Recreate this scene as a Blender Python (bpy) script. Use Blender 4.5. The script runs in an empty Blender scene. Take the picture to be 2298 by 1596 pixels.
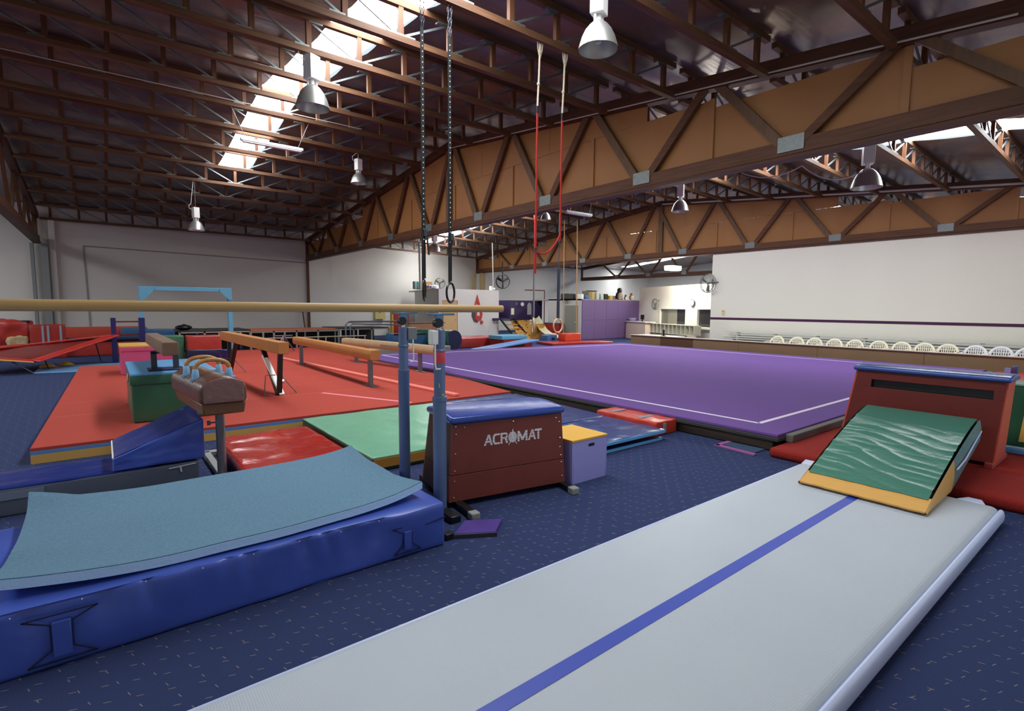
import bpy, bmesh, math, random
from math import sin, cos, pi, radians, sqrt, atan2
from mathutils import Vector, Matrix, noise
random.seed(7)
S = bpy.context.scene
COL = S.collection
# ------------------------------------------------------------------ camera
EYE = Vector((0, 0, 1.5)); FPX = 1167.0
PITCH, ROLL, YAW = radians(5.32), radians(-0.436), radians(38.15)
_fw = Vector((sin(YAW), cos(YAW), 0)); _rt = Vector((cos(YAW), -sin(YAW), 0)); _up = Vector((0, 0, 1))
CF = _fw*cos(PITCH) - _up*sin(PITCH); _u0 = _fw*sin(PITCH) + _up*cos(PITCH)
CR = _rt*cos(ROLL) - _u0*sin(ROLL); CU = _u0*cos(ROLL) + _rt*sin(ROLL)
cam = bpy.data.cameras.new('camera'); camo = bpy.data.objects.new('camera', cam); COL.objects.link(camo)
cam.sensor_width = 36; cam.sensor_fit = 'HORIZONTAL'; cam.lens = 36*FPX/2298; cam.clip_start = .05; cam.clip_end = 200
mw = Matrix((CR, CU, -CF)).transposed().to_4x4(); mw.translation = EYE
camo.matrix_world = mw; S.camera = camo
# ------------------------------------------------------------------ world, daylight, exposure
S.view_settings.view_transform = 'Standard'; S.view_settings.look = 'None'
S.view_settings.gamma = 1; S.view_settings.use_curve_mapping = False
S.view_settings.exposure = 0.0
W = bpy.data.worlds.new('sky'); S.world = W; W.use_nodes = True
W.node_tree.nodes['Background'].inputs[0].default_value = (.75, .87, 1, 1)
W.node_tree.nodes['Background'].inputs[1].default_value = 1.0
SKY_GLOW = 20.0            # brightness of the translucent roof sheets
def area(name, loc, rot, sx, sy, watts, col):
    l = bpy.data.lights.new(name, 'AREA'); l.shape = 'RECTANGLE'; l.size = sx; l.size_y = sy; l.energy = watts; l.color = col
    o = bpy.data.objects.new(name, l); o.location = loc; o.rotation_euler = rot; COL.objects.link(o); return o
# daylight through the open roller door in the near wall, right of the camera
area('doorway_daylight', (7.1, -1.75, 1.65), (radians(-90), 0, 0), 4.8, 3.0, 520, (.9, .95, 1))
# ------------------------------------------------------------------ pixel -> point on a real plane
def ray(px, py): return CF + CR*((px-1149)/FPX) - CU*((py-798)/FPX)
def atz(px, py, z=0.0):
    d = ray(px, py); return EYE + d*((z-EYE.z)/d.z)
def atx(px, py, x):
    d = ray(px, py); return EYE + d*(x/d.x)
def aty(px, py, y):
    d = ray(px, py); return EYE + d*(y/d.y)
def atd(px, py, dep): return EYE + ray(px, py)*dep
# ------------------------------------------------------------------ materials
def lin(c):
    def f(v):
        v /= 255.0
        return v/12.92 if v <= .04045 else ((v+.055)/1.055)**2.4
    return (f(c[0]), f(c[1]), f(c[2]), 1)
MATS = {}
def mat(name, col, rough=.5, metal=0.0, spec=.5, bump=None, var=None, var_col=None, emit=0, stretch=(1, 1, 1), coat=0):
    """bump=(scale,strength) fine relief; var=(scale,amount) colour grain towards var_col"""
    m = bpy.data.materials.new(name); m.use_nodes = True; nt = m.node_tree; N = nt.nodes; L = nt.links
    b = N['Principled BSDF']; c = lin(col)
    b.inputs['Base Color'].default_value = c; b.inputs['Roughness'].default_value = rough
    b.inputs['Metallic'].default_value = metal; b.inputs['Specular IOR Level'].default_value = spec
    if coat: b.inputs['Coat Weight'].default_value = coat; b.inputs['Coat Roughness'].default_value = .12
    if bump or var:
        tc = N.new('ShaderNodeTexCoord'); mp = N.new('ShaderNodeMapping'); mp.inputs['Scale'].default_value = stretch
        L.new(tc.outputs['Object'], mp.inputs['Vector'])
    if var:
        n = N.new('ShaderNodeTexNoise'); n.inputs['Scale'].default_value = var[0]; n.inputs['Detail'].default_value = 5
        L.new(mp.outputs[0], n.inputs['Vector'])
        r = N.new('ShaderNodeMapRange'); r.inputs[1].default_value = .3; r.inputs[2].default_value = .7; r.inputs[4].default_value = var[1]
        L.new(n.outputs['Fac'], r.inputs[0])
        mx = N.new('ShaderNodeMix'); mx.data_type = 'RGBA'; mx.inputs[6].default_value = c
        mx.inputs[7].default_value = lin(var_col) if var_col else (c[0]*.45, c[1]*.45, c[2]*.45, 1)
        L.new(r.outputs[0], mx.inputs[0]); L.new(mx.outputs[2], b.inputs['Base Color'])
    if bump:
        n2 = N.new('ShaderNodeTexNoise'); n2.inputs['Scale'].default_value = bump[0]; n2.inputs['Detail'].default_value = 4
        L.new(mp.outputs[0], n2.inputs['Vector'])
        bp = N.new('ShaderNodeBump'); bp.inputs['Strength'].default_value = bump[1]; bp.inputs['Distance'].default_value = .02
        L.new(n2.outputs['Fac'], bp.inputs['Height']); L.new(bp.outputs[0], b.inputs['Normal'])
    if emit:
        b.inputs['Emission Color'].default_value = c; b.inputs['Emission Strength'].default_value = emit
    MATS[name] = m; return m
def vinyl(name, col, rough=.32, wr=.35, sc=5): return mat(name, col, rough, spec=.5, bump=(sc, wr), var=(3, .18))
def wood(name, col, dark, rough=.55, st=(1, 1, 12)): return mat(name, col, rough, spec=.3, var=(3, .8), var_col=dark, stretch=st, bump=(14, .08))
# timber and steel of the roof
timX = wood('purlin_timber', (112, 78, 54), (80, 54, 36), st=(.6, 9, 9))
timY = wood('beam_timber', (104, 66, 44), (74, 46, 30), st=(9, .6, 9))
timZ = wood('web_timber', (112, 72, 46), (80, 50, 32), st=(9, 9, .8))
timG = wood('lit_grey_timber', (112, 84, 60), (84, 62, 46), st=(6, 6, 1))  # greyer brown holds the lighting difference between alternating braces
ply = mat('plywood', (164, 114, 68), .5, spec=.3, var=(1.2, .4), var_col=(140, 92, 52), stretch=(1, 1, .5))
galv = mat('galvanised_steel', (132, 138, 138), .45, metal=.6, var=(30, .4))
# glossy paint, metals
def paint(name, col, rough=.35): return mat(name, col, rough, spec=.5)
M_white = paint('white_paint', (236, 234, 226)); M_black = paint('black_paint', (18, 18, 20), .4)
M_chrome = mat('bright_steel', (205, 208, 212), .22, metal=1); M_steel = mat('grey_steel', (120, 124, 130), .4, metal=.7)
M_lampw = mat('lamp_box_white', (232, 232, 228), .4)
M_alu = mat('spun_aluminium', (196, 196, 192), .36, metal=.8)
M_rope = mat('pale_rope', (205, 190, 168), .9, bump=(60, .4)); M_strapB = mat('black_strap', (20, 20, 22), .8, bump=(60, .3)); M_strapR = mat('red_strap', (176, 40, 34), .8)
M_navy = vinyl('navy_vinyl', (28, 36, 74)); M_blue = vinyl('royal_blue_vinyl', (70, 94, 184), .34, .3)
M_red = vinyl('red_vinyl', (172, 54, 46)); M_lblue = vinyl('light_blue_vinyl', (98, 160, 210)); M_green = vinyl('green_vinyl', (48, 96, 70)); M_yel = vinyl('yellow_vinyl', (226, 178, 84))
M_pink = vinyl('pink_vinyl', (196, 84, 130))
# ------------------------------------------------------------------ mesh builder
class G:
    def __init__(s): s.v = []; s.f = []
    def add(s, vs, fs):
        k = len(s.v); s.v += [tuple(v) for v in vs]; s.f += [tuple(i+k for i in f) for f in fs]; return s
    def box(s, x0, x1, y0, y1, z0, z1):
        return s.hexa([(x0,y0,z0),(x1,y0,z0),(x1,y1,z0),(x0,y1,z0),(x0,y0,z1),(x1,y0,z1),(x1,y1,z1),(x0,y1,z1)])
    def hexa(s, p): return s.add(p, [(3,2,1,0),(4,5,6,7),(0,1,5,4),(1,2,6,5),(2,3,7,6),(3,0,4,7)])
    def bar(s, p, q, w, h, up=(0, 0, 1)):
        p = Vector(p); q = Vector(q); d = (q-p).normalized(); up = Vector(up)
        if abs(d.dot(up)) > .98: up = Vector((1, 0, 0))
        a = d.cross(up).normalized(); b = a.cross(d)
        return s.hexa([p-a*w/2-b*h/2, p+a*w/2-b*h/2, q+a*w/2-b*h/2, q-a*w/2-b*h/2, p-a*w/2+b*h/2, p+a*w/2+b*h/2, q+a*w/2+b*h/2, q-a*w/2+b*h/2])
    def prism(s, poly, axis, a, b):
        """poly: 2D points; axis 'x','y','z' = extrusion axis from a to b"""
        def P(u, w, t): return {'x': (t, u, w), 'y': (u, t, w), 'z': (u, w, t)}[axis]
        n = len(poly); vs = [P(u, w, a) for u, w in poly] + [P(u, w, b) for u, w in poly]
        fs = [tuple(range(n-1, -1, -1)), tuple(range(n, 2*n))] + [(i, (i+1) % n, n+(i+1) % n, n+i) for i in range(n)]
        return s.add(vs, fs)
    def tube(s, path, r, n=10, closed=False, flat=None):
        """flat=(w,h): elliptical section half sizes instead of r"""
        P = [Vector(p) for p in path]; m = len(P); rings = []; ref = None
        for i in range(m):
            a = P[(i-1) % m] if (closed or i > 0) else P[i]; b = P[(i+1) % m] if (closed or i < m-1) else P[i]
            d = (b-a).normalized()
            if ref is None: ref = Vector((0, 0, 1)) if abs(d.z) < .9 else Vector((1, 0, 0))
            u = (ref-d*ref.dot(d)).normalized(); w = d.cross(u); ref = u
            rr = r[i] if isinstance(r, (list, tuple)) else r
            ru, rw = (flat if flat else (rr, rr))
            rings.append([P[i]+u*(cos(2*pi*k/n)*ru)+w*(sin(2*pi*k/n)*rw) for k in range(n)])
        vs = [v for q in rings for v in q]; fs = []
        for i in range(m if closed else m-1):
            j = (i+1) % m
            fs += [(i*n+k, j*n+k, j*n+(k+1) % n, i*n+(k+1) % n)[::-1] for k in range(n)]
        if not closed: fs += [tuple(range(n)), tuple(range((m-1)*n, m*n))[::-1]]
        fs = [tuple(f[::-1]) for f in fs]
        return s.add(vs, fs)
    def cyl(s, p, q, r, n=16): return s.tube([p, q], r, n)
    def lathe(s, prof, c, n=24, axis='z'):
        c = Vector(c); vs = []; fs = []; m = len(prof)
        for r, h in prof:
            for k in range(n):
                a, b = r*cos(2*pi*k/n), r*sin(2*pi*k/n)
                vs.append(c+Vector({'z': (a, b, h), 'y': (a, h, b), 'x': (h, a, b)}[axis]))
        for i in range(m-1):
            for k in range(n):
                f = (i*n+k, i*n+(k+1) % n, (i+1)*n+(k+1) % n, (i+1)*n+k); fs.append(f if axis != 'y' else f[::-1])
        return s.add(vs, fs)
    def soft(s, lo, hi, r=.03, res=.12, fn=None, amp=0, sc=4, seed=0):
        """rounded cuboid with a grid fine enough to be bent by fn and puckered by noise"""
        def ticks(a, b):
            n = max(1, int(round((b-a-2*r)/res))); t = [a, a+r*.3, a+r*.65]
            t += [a+r+(b-a-2*r)*i/n for i in range(n+1)]; t += [b-r*.65, b-r*.3, b]; return t
        T = [ticks(lo[i], hi[i]) for i in range(3)]; idx = {}; vs = []; fs = []
        def V(p):
            k = (round(p[0], 5), round(p[1], 5), round(p[2], 5))
            if k in idx: return idx[k]
            inn = Vector([min(max(p[i], lo[i]+r), hi[i]-r) for i in range(3)]); d = Vector(p)-inn
            nn = d.normalized() if d.length > 1e-9 else Vector((0, 0, 1))
            q = inn+nn*r
            if amp: q += nn*amp*noise.noise(Vector((q.x*sc+seed, q.y*sc, q.z*sc)))
            if fn: q = Vector(fn(q, nn))
            idx[k] = len(vs); vs.append(q); return idx[k]
        for ax in range(3):
            u, w = (ax+1) % 3, (ax+2) % 3
            for side in (0, 1):
                c = (lo, hi)[side][ax]
                for i in range(len(T[u])-1):
                    for j in range(len(T[w])-1):
                        q = []
                        for a, b in ((i, j), (i+1, j), (i+1, j+1), (i, j+1)):
                            p = [0, 0, 0]; p[ax] = c; p[u] = T[u][a]; p[w] = T[w][b]; q.append(V(p))
                        fs.append(tuple(q) if side else tuple(q[::-1]))
        return s.add(vs, fs)
    def sheet(s, nx, ny, fn, thick=0):
        """grid surface fn(u,v); with thick a closed slab downwards"""
        vs = [Vector(fn(i/nx, j/ny)) for j in range(ny+1) for i in range(nx+1)]
        fs = [(j*(nx+1)+i, j*(nx+1)+i+1, (j+1)*(nx+1)+i+1, (j+1)*(nx+1)+i) for j in range(ny) for i in range(nx)]
        if thick:
            n = len(vs); vs += [v-Vector((0, 0, thick)) for v in vs]; fs += [tuple(n+k for k in f[::-1]) for f in fs[:nx*ny]]
            rim = [i for i in range(nx+1)]+[(j*(nx+1)+nx) for j in range(1, ny+1)]+[ny*(nx+1)+i for i in range(nx-1, -1, -1)]+[j*(nx+1) for j in range(ny-1, 0, -1)]
            for k in range(len(rim)):
                a, b = rim[k], rim[(k+1) % len(rim)]; fs.append((b, a, n+a, n+b))
        return s.add(vs, fs)
    def ball(s, c, r, sc=(1, 1, 1), n=12, m=8):
        prof = [(max(r*sin(pi*i/m), 1e-4), -r*cos(pi*i/m)) for i in range(m+1)]
        k = len(s.v); s.lathe(prof, (0, 0, 0), n); c = Vector(c)
        for i in range(k, len(s.v)):
            v = s.v[i]; s.v[i] = (c.x+v[0]*sc[0], c.y+v[1]*sc[1], c.z+v[2]*sc[2])
        return s
    def rot(s, ang, c, axis='Z'):
        R = Matrix.Rotation(ang, 3, axis); c = Vector(c); s.v = [tuple(R @ (Vector(v)-c)+c) for v in s.v]; return s
def wl(o):
    p = Vector((0, 0, 0))
    while o is not None: p += o.location; o = o.parent
    return p
def put(name, g, m, parent=None, bevel=0, smooth=True, ang=35, label=None, kind=None, cat=None, group=None, seg=2):
    me = bpy.data.meshes.new(name); off = wl(parent)
    me.from_pydata([(v[0]-off.x, v[1]-off.y, v[2]-off.z) for v in g.v], [], g.f); me.update()
    o = bpy.data.objects.new(name, me); COL.objects.link(o); o.parent = parent
    me.materials.append(m)
    if smooth:
        me.shade_smooth()
        try: me.set_sharp_from_angle(angle=radians(ang))
        except Exception: pass
    if bevel:
        b = o.modifiers.new('round', 'BEVEL'); b.width = bevel; b.segments = seg; b.limit_method = 'ANGLE'; b.angle_limit = radians(40)
    for k, v in (('label', label), ('kind', kind), ('category', cat), ('group', group)):
        if v: o[k] = v
    return o
def thing(name, label, cat, loc, group=None):
    o = bpy.data.objects.new(name, None); o.empty_display_size = .1; o.location = loc; COL.objects.link(o)
    o['label'] = label; o['category'] = cat
    if group: o['group'] = group
    return o
def kids(o): return [c for c in COL.objects if c.parent == o]
KID = {}
def dup(root, loc, rz=0, label=None):
    if root.name not in KID:
        ch = kids(root); KID[root.name] = [(c, kids(c)) for c in ch]
    r = root.copy(); COL.objects.link(r); r.location = loc; r.rotation_euler = (0, 0, rz)
    if label: r['label'] = label
    for c, sub in KID[root.name]:
        d = c.copy(); COL.objects.link(d); d.parent = r
        for e in sub:
            f = e.copy(); COL.objects.link(f); f.parent = d
    return r
ORD = ['first', 'second', 'third', 'fourth', 'fifth', 'sixth', 'seventh', 'eighth', 'ninth', 'tenth', 'eleventh', 'twelfth', 'thirteenth', 'fourteenth', 'fifteenth', 'sixteenth', 'seventeenth', 'eighteenth']
# ================================================================== the hall
X0, X1, X2, X3 = -1.6, 7.4, 17.9, 28.6
def fan(x): return 1+.0075*max(0.0, x-X1)                    # the far end of the hall splays slightly
def zl(x, y): return 5.58-.107*abs(y/fan(x)-12.15)           # underside of the beams' top chords
def yw(x): return 24.5*fan(x) if x > X1 else 23.9+.6*(x-X0)/9.0
ROOF = .52
PY = [.6, 2.25, 3.72, 5.2, 6.6, 8.0, 9.4, 10.9, 12.25, 13.35, 14.7, 16.1, 17.45, 18.9, 20.35, 21.9, 23.75]
# floor: navy carpet with small woven flecks
def carpet():
    m = bpy.data.materials.new('flecked_navy_carpet'); m.use_nodes = True; nt = m.node_tree; N = nt.nodes; L = nt.links
    b = N['Principled BSDF']; b.inputs['Roughness'].default_value = .95; b.inputs['Specular IOR Level'].default_value = .1
    tc = N.new('ShaderNodeTexCoord')
    def mth(op, a, c=None):
        n = N.new('ShaderNodeMath'); n.operation = op
        for i, x in enumerate((a, c)):
            if x is None: continue
            if isinstance(x, (int, float)): n.inputs[i].default_value = x
            else: L.new(x, n.inputs[i])
        return n.outputs[0]
    def dashes(rot, per, off, la, wa):
        mp = N.new('ShaderNodeMapping'); mp.inputs['Rotation'].default_value = (0, 0, rot); mp.inputs['Location'].default_value = (off[0], off[1], 0)
        L.new(tc.outputs['Object'], mp.inputs['Vector'])
        sp = N.new('ShaderNodeSeparateXYZ'); L.new(mp.outputs[0], sp.inputs[0])
        row = mth('FLOOR', mth('DIVIDE', sp.outputs[1], per))
        xs = mth('ADD', mth('DIVIDE', sp.outputs[0], per), mth('MULTIPLY', row, .37))
        fx = mth('ABSOLUTE', mth('SUBTRACT', mth('FRACT', xs), .5)); fy = mth('ABSOLUTE', mth('SUBTRACT', mth('FRACT', mth('DIVIDE', sp.outputs[1], per)), .5))
        return mth('MULTIPLY', mth('LESS_THAN', fx, la), mth('LESS_THAN', fy, wa))
    d = mth('MAXIMUM', dashes(.3, .105, (0, 0), .12, .016), dashes(1.25, .105, (.05, .03), .11, .016))
    n = N.new('ShaderNodeTexNoise'); n.inputs['Scale'].default_value = 180; n.inputs['Detail'].default_value = 3; L.new(tc.outputs['Object'], n.inputs['Vector'])
    n3 = N.new('ShaderNodeTexNoise'); n3.inputs['Scale'].default_value = 40; L.new(tc.outputs['Object'], n3.inputs['Vector'])
    mx = N.new('ShaderNodeMix'); mx.data_type = 'RGBA'; mx.inputs[6].default_value = lin((40, 50, 84)); mx.inputs[7].default_value = lin((58, 68, 104)); L.new(n.outputs['Fac'], mx.inputs[0])
    fc = N.new('ShaderNodeMix'); fc.data_type = 'RGBA'; fc.inputs[6].default_value = lin((176, 122, 92)); fc.inputs[7].default_value = lin((176, 184, 168)); L.new(n3.outputs['Fac'], fc.inputs[0])
    m2 = N.new('ShaderNodeMix'); m2.data_type = 'RGBA'; L.new(mth('MULTIPLY', d, .5), m2.inputs[0]); L.new(mx.outputs[2], m2.inputs[6]); L.new(fc.outputs[2], m2.inputs[7])
    L.new(m2.outputs[2], b.inputs['Base Color'])
    bp = N.new('ShaderNodeBump'); bp.inputs['Strength'].default_value = .25; bp.inputs['Distance'].default_value = .005; L.new(n.outputs['Fac'], bp.inputs['Height']); L.new(bp.outputs[0], b.inputs['Normal'])
    return m
put('floor', G().box(-11.2, 40.2, -1.4, 31, -.2, 0), carpet(), kind='structure', smooth=False)
M_wallc = mat('cream_block_wall', (226, 222, 212), .75, spec=.2, var=(.7, .15), var_col=(206, 200, 192), bump=(9, .15))
M_wallp = mat('pale_grey_block_wall', (196, 188, 184), .8, spec=.2, var=(.6, .3), var_col=(176, 168, 166), bump=(9, .15))
def blockwall(name, col):
    m = mat(name, col, .78, spec=.2, var=(.5, .2), var_col=tuple(c*.93 for c in col)); nt = m.node_tree; N = nt.nodes; L = nt.links
    br = N.new('ShaderNodeTexBrick'); br.inputs['Scale'].default_value = 1; br.inputs['Brick Width'].default_value = .4; br.inputs['Row Height'].default_value = .2; br.inputs['Mortar Size'].default_value = .006
    br.inputs['Color1'].default_value = br.inputs['Color2'].default_value = (1, 1, 1, 1); br.inputs['Mortar'].default_value = (0, 0, 0, 1)
    tc = N.new('ShaderNodeTexCoord'); sp = N.new('ShaderNodeSeparateXYZ'); cb = N.new('ShaderNodeCombineXYZ')
    L.new(tc.outputs['Object'], sp.inputs[0]); L.new(sp.outputs[0], cb.inputs[0]); L.new(sp.outputs[2], cb.inputs[1]); L.new(cb.outputs[0], br.inputs['Vector'])
    bp = N.new('ShaderNodeBump'); bp.inputs['Strength'].default_value = .3; bp.inputs['Distance'].default_value = .004; L.new(br.outputs['Color'], bp.inputs['Height']); L.new(bp.outputs[0], N['Principled BSDF'].inputs['Normal'])
    return m
M_far = blockwall('shaded_block_wall', (214, 208, 202))  # shade on the left far wall put into a greyer block colour
M_far2 = blockwall('white_block_wall', (232, 228, 220))
def wallseg(name, xa, xb, m):                                 # a stretch of the far wall, 0.25 m thick
    ya, yb = yw(xa), yw(xb); za, zb = zl(xa, ya)+ROOF+.02, zl(xb, yb)+ROOF+.02
    return put(name, G().hexa([(xa, ya, 0), (xb, yb, 0), (xb, yb+.25, 0), (xa, ya+.25, 0), (xa, ya, za), (xb, yb, zb), (xb, yb+.25, zb), (xa, ya+.25, za)]), m, kind='structure', smooth=False)
wallseg('wall_far_left', -11.1, X1, M_far); wallseg('wall_far_middle', X1, X2, M_far2); wallseg('wall_far_right', X2, 40, M_far2)
put('wall_left', G().box(-11.35, -11.1, -1.4, 25, 0, 6.4), M_wallc, kind='structure', smooth=False)
put('wall_right', G().box(40, 40.25, -1.4, 31, 0, 6.4), M_wallc, kind='structure', smooth=False)
g = G().box(-11.1, 4.6, -1.45, -1.2, 0, 6.4).box(9.6, 40, -1.45, -1.2, 0, 6.4).box(4.6, 9.6, -1.45, -1.2, 3.25, 6.4)
put('wall_near', g, M_wallc, kind='structure', smooth=False)
# relief lines of the far wall: piers, lintel and the rim of the infilled bay
M_rim = mat('wall_rim_line', (150, 142, 140), .8)  # grey of the lintel and rim lines
def onwall(px, py, d=0): 
    r = ray(px, py); a = .6/9.0; t = (23.9-a*X0*1.0-d)/(r.y-a*r.x) if True else 0
    return EYE+r*t
g = G()
for (a, b) in (((187, 552), (686, 590)), ((187, 552), (204, 745))):
    p, q = onwall(*a, .02), onwall(*b, .02); g.bar(p, q, .04, .035, (0, 1, 0))
put('trim_1', g, M_rim, kind='structure', smooth=False)
p, q = onwall(687, 590), onwall(692, 745)
put('trim_2', G().bar((X1, yw(X1)-.06, 0), (X1, yw(X1)-.06, 3.5), .09, .1, (1, 0, 0)), timZ, kind='structure', smooth=False)
# concrete pier and two steel columns at the far end of the left beam
xa, xb = aty(117, 640, 23.7).x, aty(131, 640, 23.7).x
put('trim_3', G().box(xa, xb, 23.68, yw(-1)+.05, 0, 4.3), M_far, kind='structure', smooth=False)
M_colm = mat('grey_painted_steel', (122, 124, 124), .5)
for k, (pa, pb) in enumerate(((74, 82), (97, 114))):
    xa, xb = aty(pa, 650, 23.5).x, aty(pb, 650, 23.5).x
    put('trim_%d' % (4+k), G().box(xa, xb, 23.45, 23.7, 0, 3.5), M_colm, kind='structure', smooth=False)
put('trim_6', G().box(X2-.5, X2-.3, 25.9, 26.1, 0, 3.5).box(X2-.1, X2+.15, 25.6, 25.85, 0, 3.5), mat('tan_post', (176, 152, 110), .6), kind='structure', smooth=False)
# ------------------------------------------------------------------ foil-lined roof, sagging between purlins, with translucent strips
def foil():
    m = mat('roof_foil', (112, 100, 94), .34, metal=.65, spec=.5, bump=(2.2, .6), stretch=(.25, 2.5, 1)); nt = m.node_tree; N = nt.nodes; L = nt.links
    tc = N.new('ShaderNodeTexCoord'); n = N.new('ShaderNodeTexNoise'); n.inputs['Scale'].default_value = .8; n.inputs['Detail'].default_value = 4; L.new(tc.outputs['Object'], n.inputs['Vector'])
    cr = N.new('ShaderNodeValToRGB'); e = cr.color_ramp.elements
    e[0].position = .3; e[0].color = lin((150, 140, 132)); e[1].position = .72; e[1].color = lin((122, 102, 92))
    a = e.new(.45); a.color = lin((112, 104, 116)); a = e.new(.58); a.color = lin((146, 122, 108))
    L.new(n.outputs['Fac'], cr.inputs[0]); L.new(cr.outputs[0], N['Principled BSDF'].inputs['Base Color']); return m
M_foil = foil()
SKY = [(-7.4, -6.5, 1, 22), (2.85, 3.65, .6, 17.95), (13.25, 14.15, .6, 23.6), (22.9, 23.8, .6, 21.9), (33.6, 34.6, .6, 23.0)]
RY = [-1.4]+PY+[24.6]
def roofpt(x, y, t, sag):
    Y = y*fan(x); return (x, Y, zl(x, Y)+ROOF-sag*4*t*(1-t)*(.06+.05*noise.noise(Vector((x*.9, y, 3)))))
xs = [-11.2]
for a, b, _, _ in SKY: xs += [a, b]
xs.append(40.2)
g = G(); sky = [G() for _ in SKY]
for i in range(len(xs)-1):
    strip = SKY[(i-1)//2] if i % 2 else None
    n = max(1, int(round((xs[i+1]-xs[i])/.7)))
    for j in range(len(RY)-1):
        y0, y1 = RY[j], RY[j+1]; mid = (y0+y1)/2
        hole = strip and strip[2] < mid < strip[3]
        xa, xb = xs[i], xs[i+1]
        if hole:
            sky[(i-1)//2].sheet(1, 1, lambda u, v: roofpt(xa+(xb-xa)*u, y0+(y1-y0)*v, 0, 0))
        else:
            g.sheet(n, 5, lambda u, v: roofpt(xa+(xb-xa)*u, y0+(y1-y0)*v, v, 1))
put('ceiling', g, M_foil, kind='structure', ang=80)
M_sky = bpy.data.materials.new('backlit_roof_sheet'); M_sky.use_nodes = True
b = M_sky.node_tree.nodes['Principled BSDF']; b.inputs['Base Color'].default_value = (.9, .92, .9, 1); b.inputs['Emission Color'].default_value = (.93, .97, 1, 1); b.inputs['Emission Strength'].default_value = SKY_GLOW
for k, q in enumerate(sky): put('window_%d' % (k+1), q, M_sky, kind='structure', smooth=False)
# ------------------------------------------------------------------ purlin trusses
def make_purlin(x0, x1, n, label, group, joined=False):
    root = thing('purlin_truss', label, 'roof truss', (x0, 0, 0), group); L = x1-x0; p = L/n
    put('top_chord', G().box(x0+.1, x1-.1, -.04, .04, .42, .50), timX, root, smooth=False)
    put('bottom_chord', G().box(x0+.1, x1-.1, -.045, .045, -.03, .05), timX, root, smooth=False)
    if joined:
        g = G()
        for i in range(n): g.box(x0+p*(i+.5)-.03, x0+p*(i+.5)+.03, -.03, .03, .05, .42)
        for i in range(n-1): 
            a, b = (.42, .05) if i < n//2 else (.05, .42)
            g.bar((x0+p*(i+.5), 0, a), (x0+p*(i+1.5), 0, b), .02, .02)
        put('web', g, timZ, root, smooth=False, kind='stuff'); return root
    w = r = None
    wm = G().box(-.035, .035, -.03, .03, .05, .42)
    rdn = G().bar((.03, 0, .41), (p-.03, 0, .06), .022, .03).box(.0, .2, -.036, .036, .395, .425).box(p-.2, p, -.036, .036, .045, .075)
    rup = G().bar((.03, 0, .06), (p-.03, 0, .41), .022, .03).box(.0, .2, -.036, .036, .045, .075).box(p-.2, p, -.036, .036, .395, .425)
    first = {}
    def inst(key, name, g, m, x):
        if key not in first:
            o = put(name, g, m, None, smooth=False); first[key] = o; o.parent = root
        else:
            o = first[key].copy(); COL.objects.link(o)
        o.location = (x-x0, 0, 0)
    for i in range(n): inst('w', 'web_post', wm, timZ, x0+p*(i+.5))
    for i in range(n-1):
        k = 'd' if i < n//2 else 'u'
        inst(k, 'tie_rod', rdn if k == 'd' else rup, galv, x0+p*(i+.5))
    return root
BAYS = [(X0, X1, 12, 'left', False), (X1, X2, 14, 'middle', False), (X2, X3, 13, 'right', True)]
for (xa, xb, n, nm, jn) in BAYS:
    proto = None
    for j, y in enumerate(reversed(PY)):
        lab = 'timber purlin truss with steel ties in %s roof bay, %s from far wall' % (nm, ORD[j])
        L = sqrt((xb-xa)**2+(y*(fan(xb)-fan(xa)))**2); rz = atan2(y*(fan(xb)-fan(xa)), xb-xa)
        loc = (xa, y*fan(xa), zl(xa, y*fan(xa)))
        if proto is None: proto = make_purlin(xa, xb, n, lab, 'purlin trusses of the %s bay' % nm, jn); KID.pop(proto.name, None); first = proto; pr = (loc, rz)
        else: dup(proto, loc, rz, lab)
    proto.location = pr[0]; proto.rotation_euler = (0, 0, pr[1])
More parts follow.
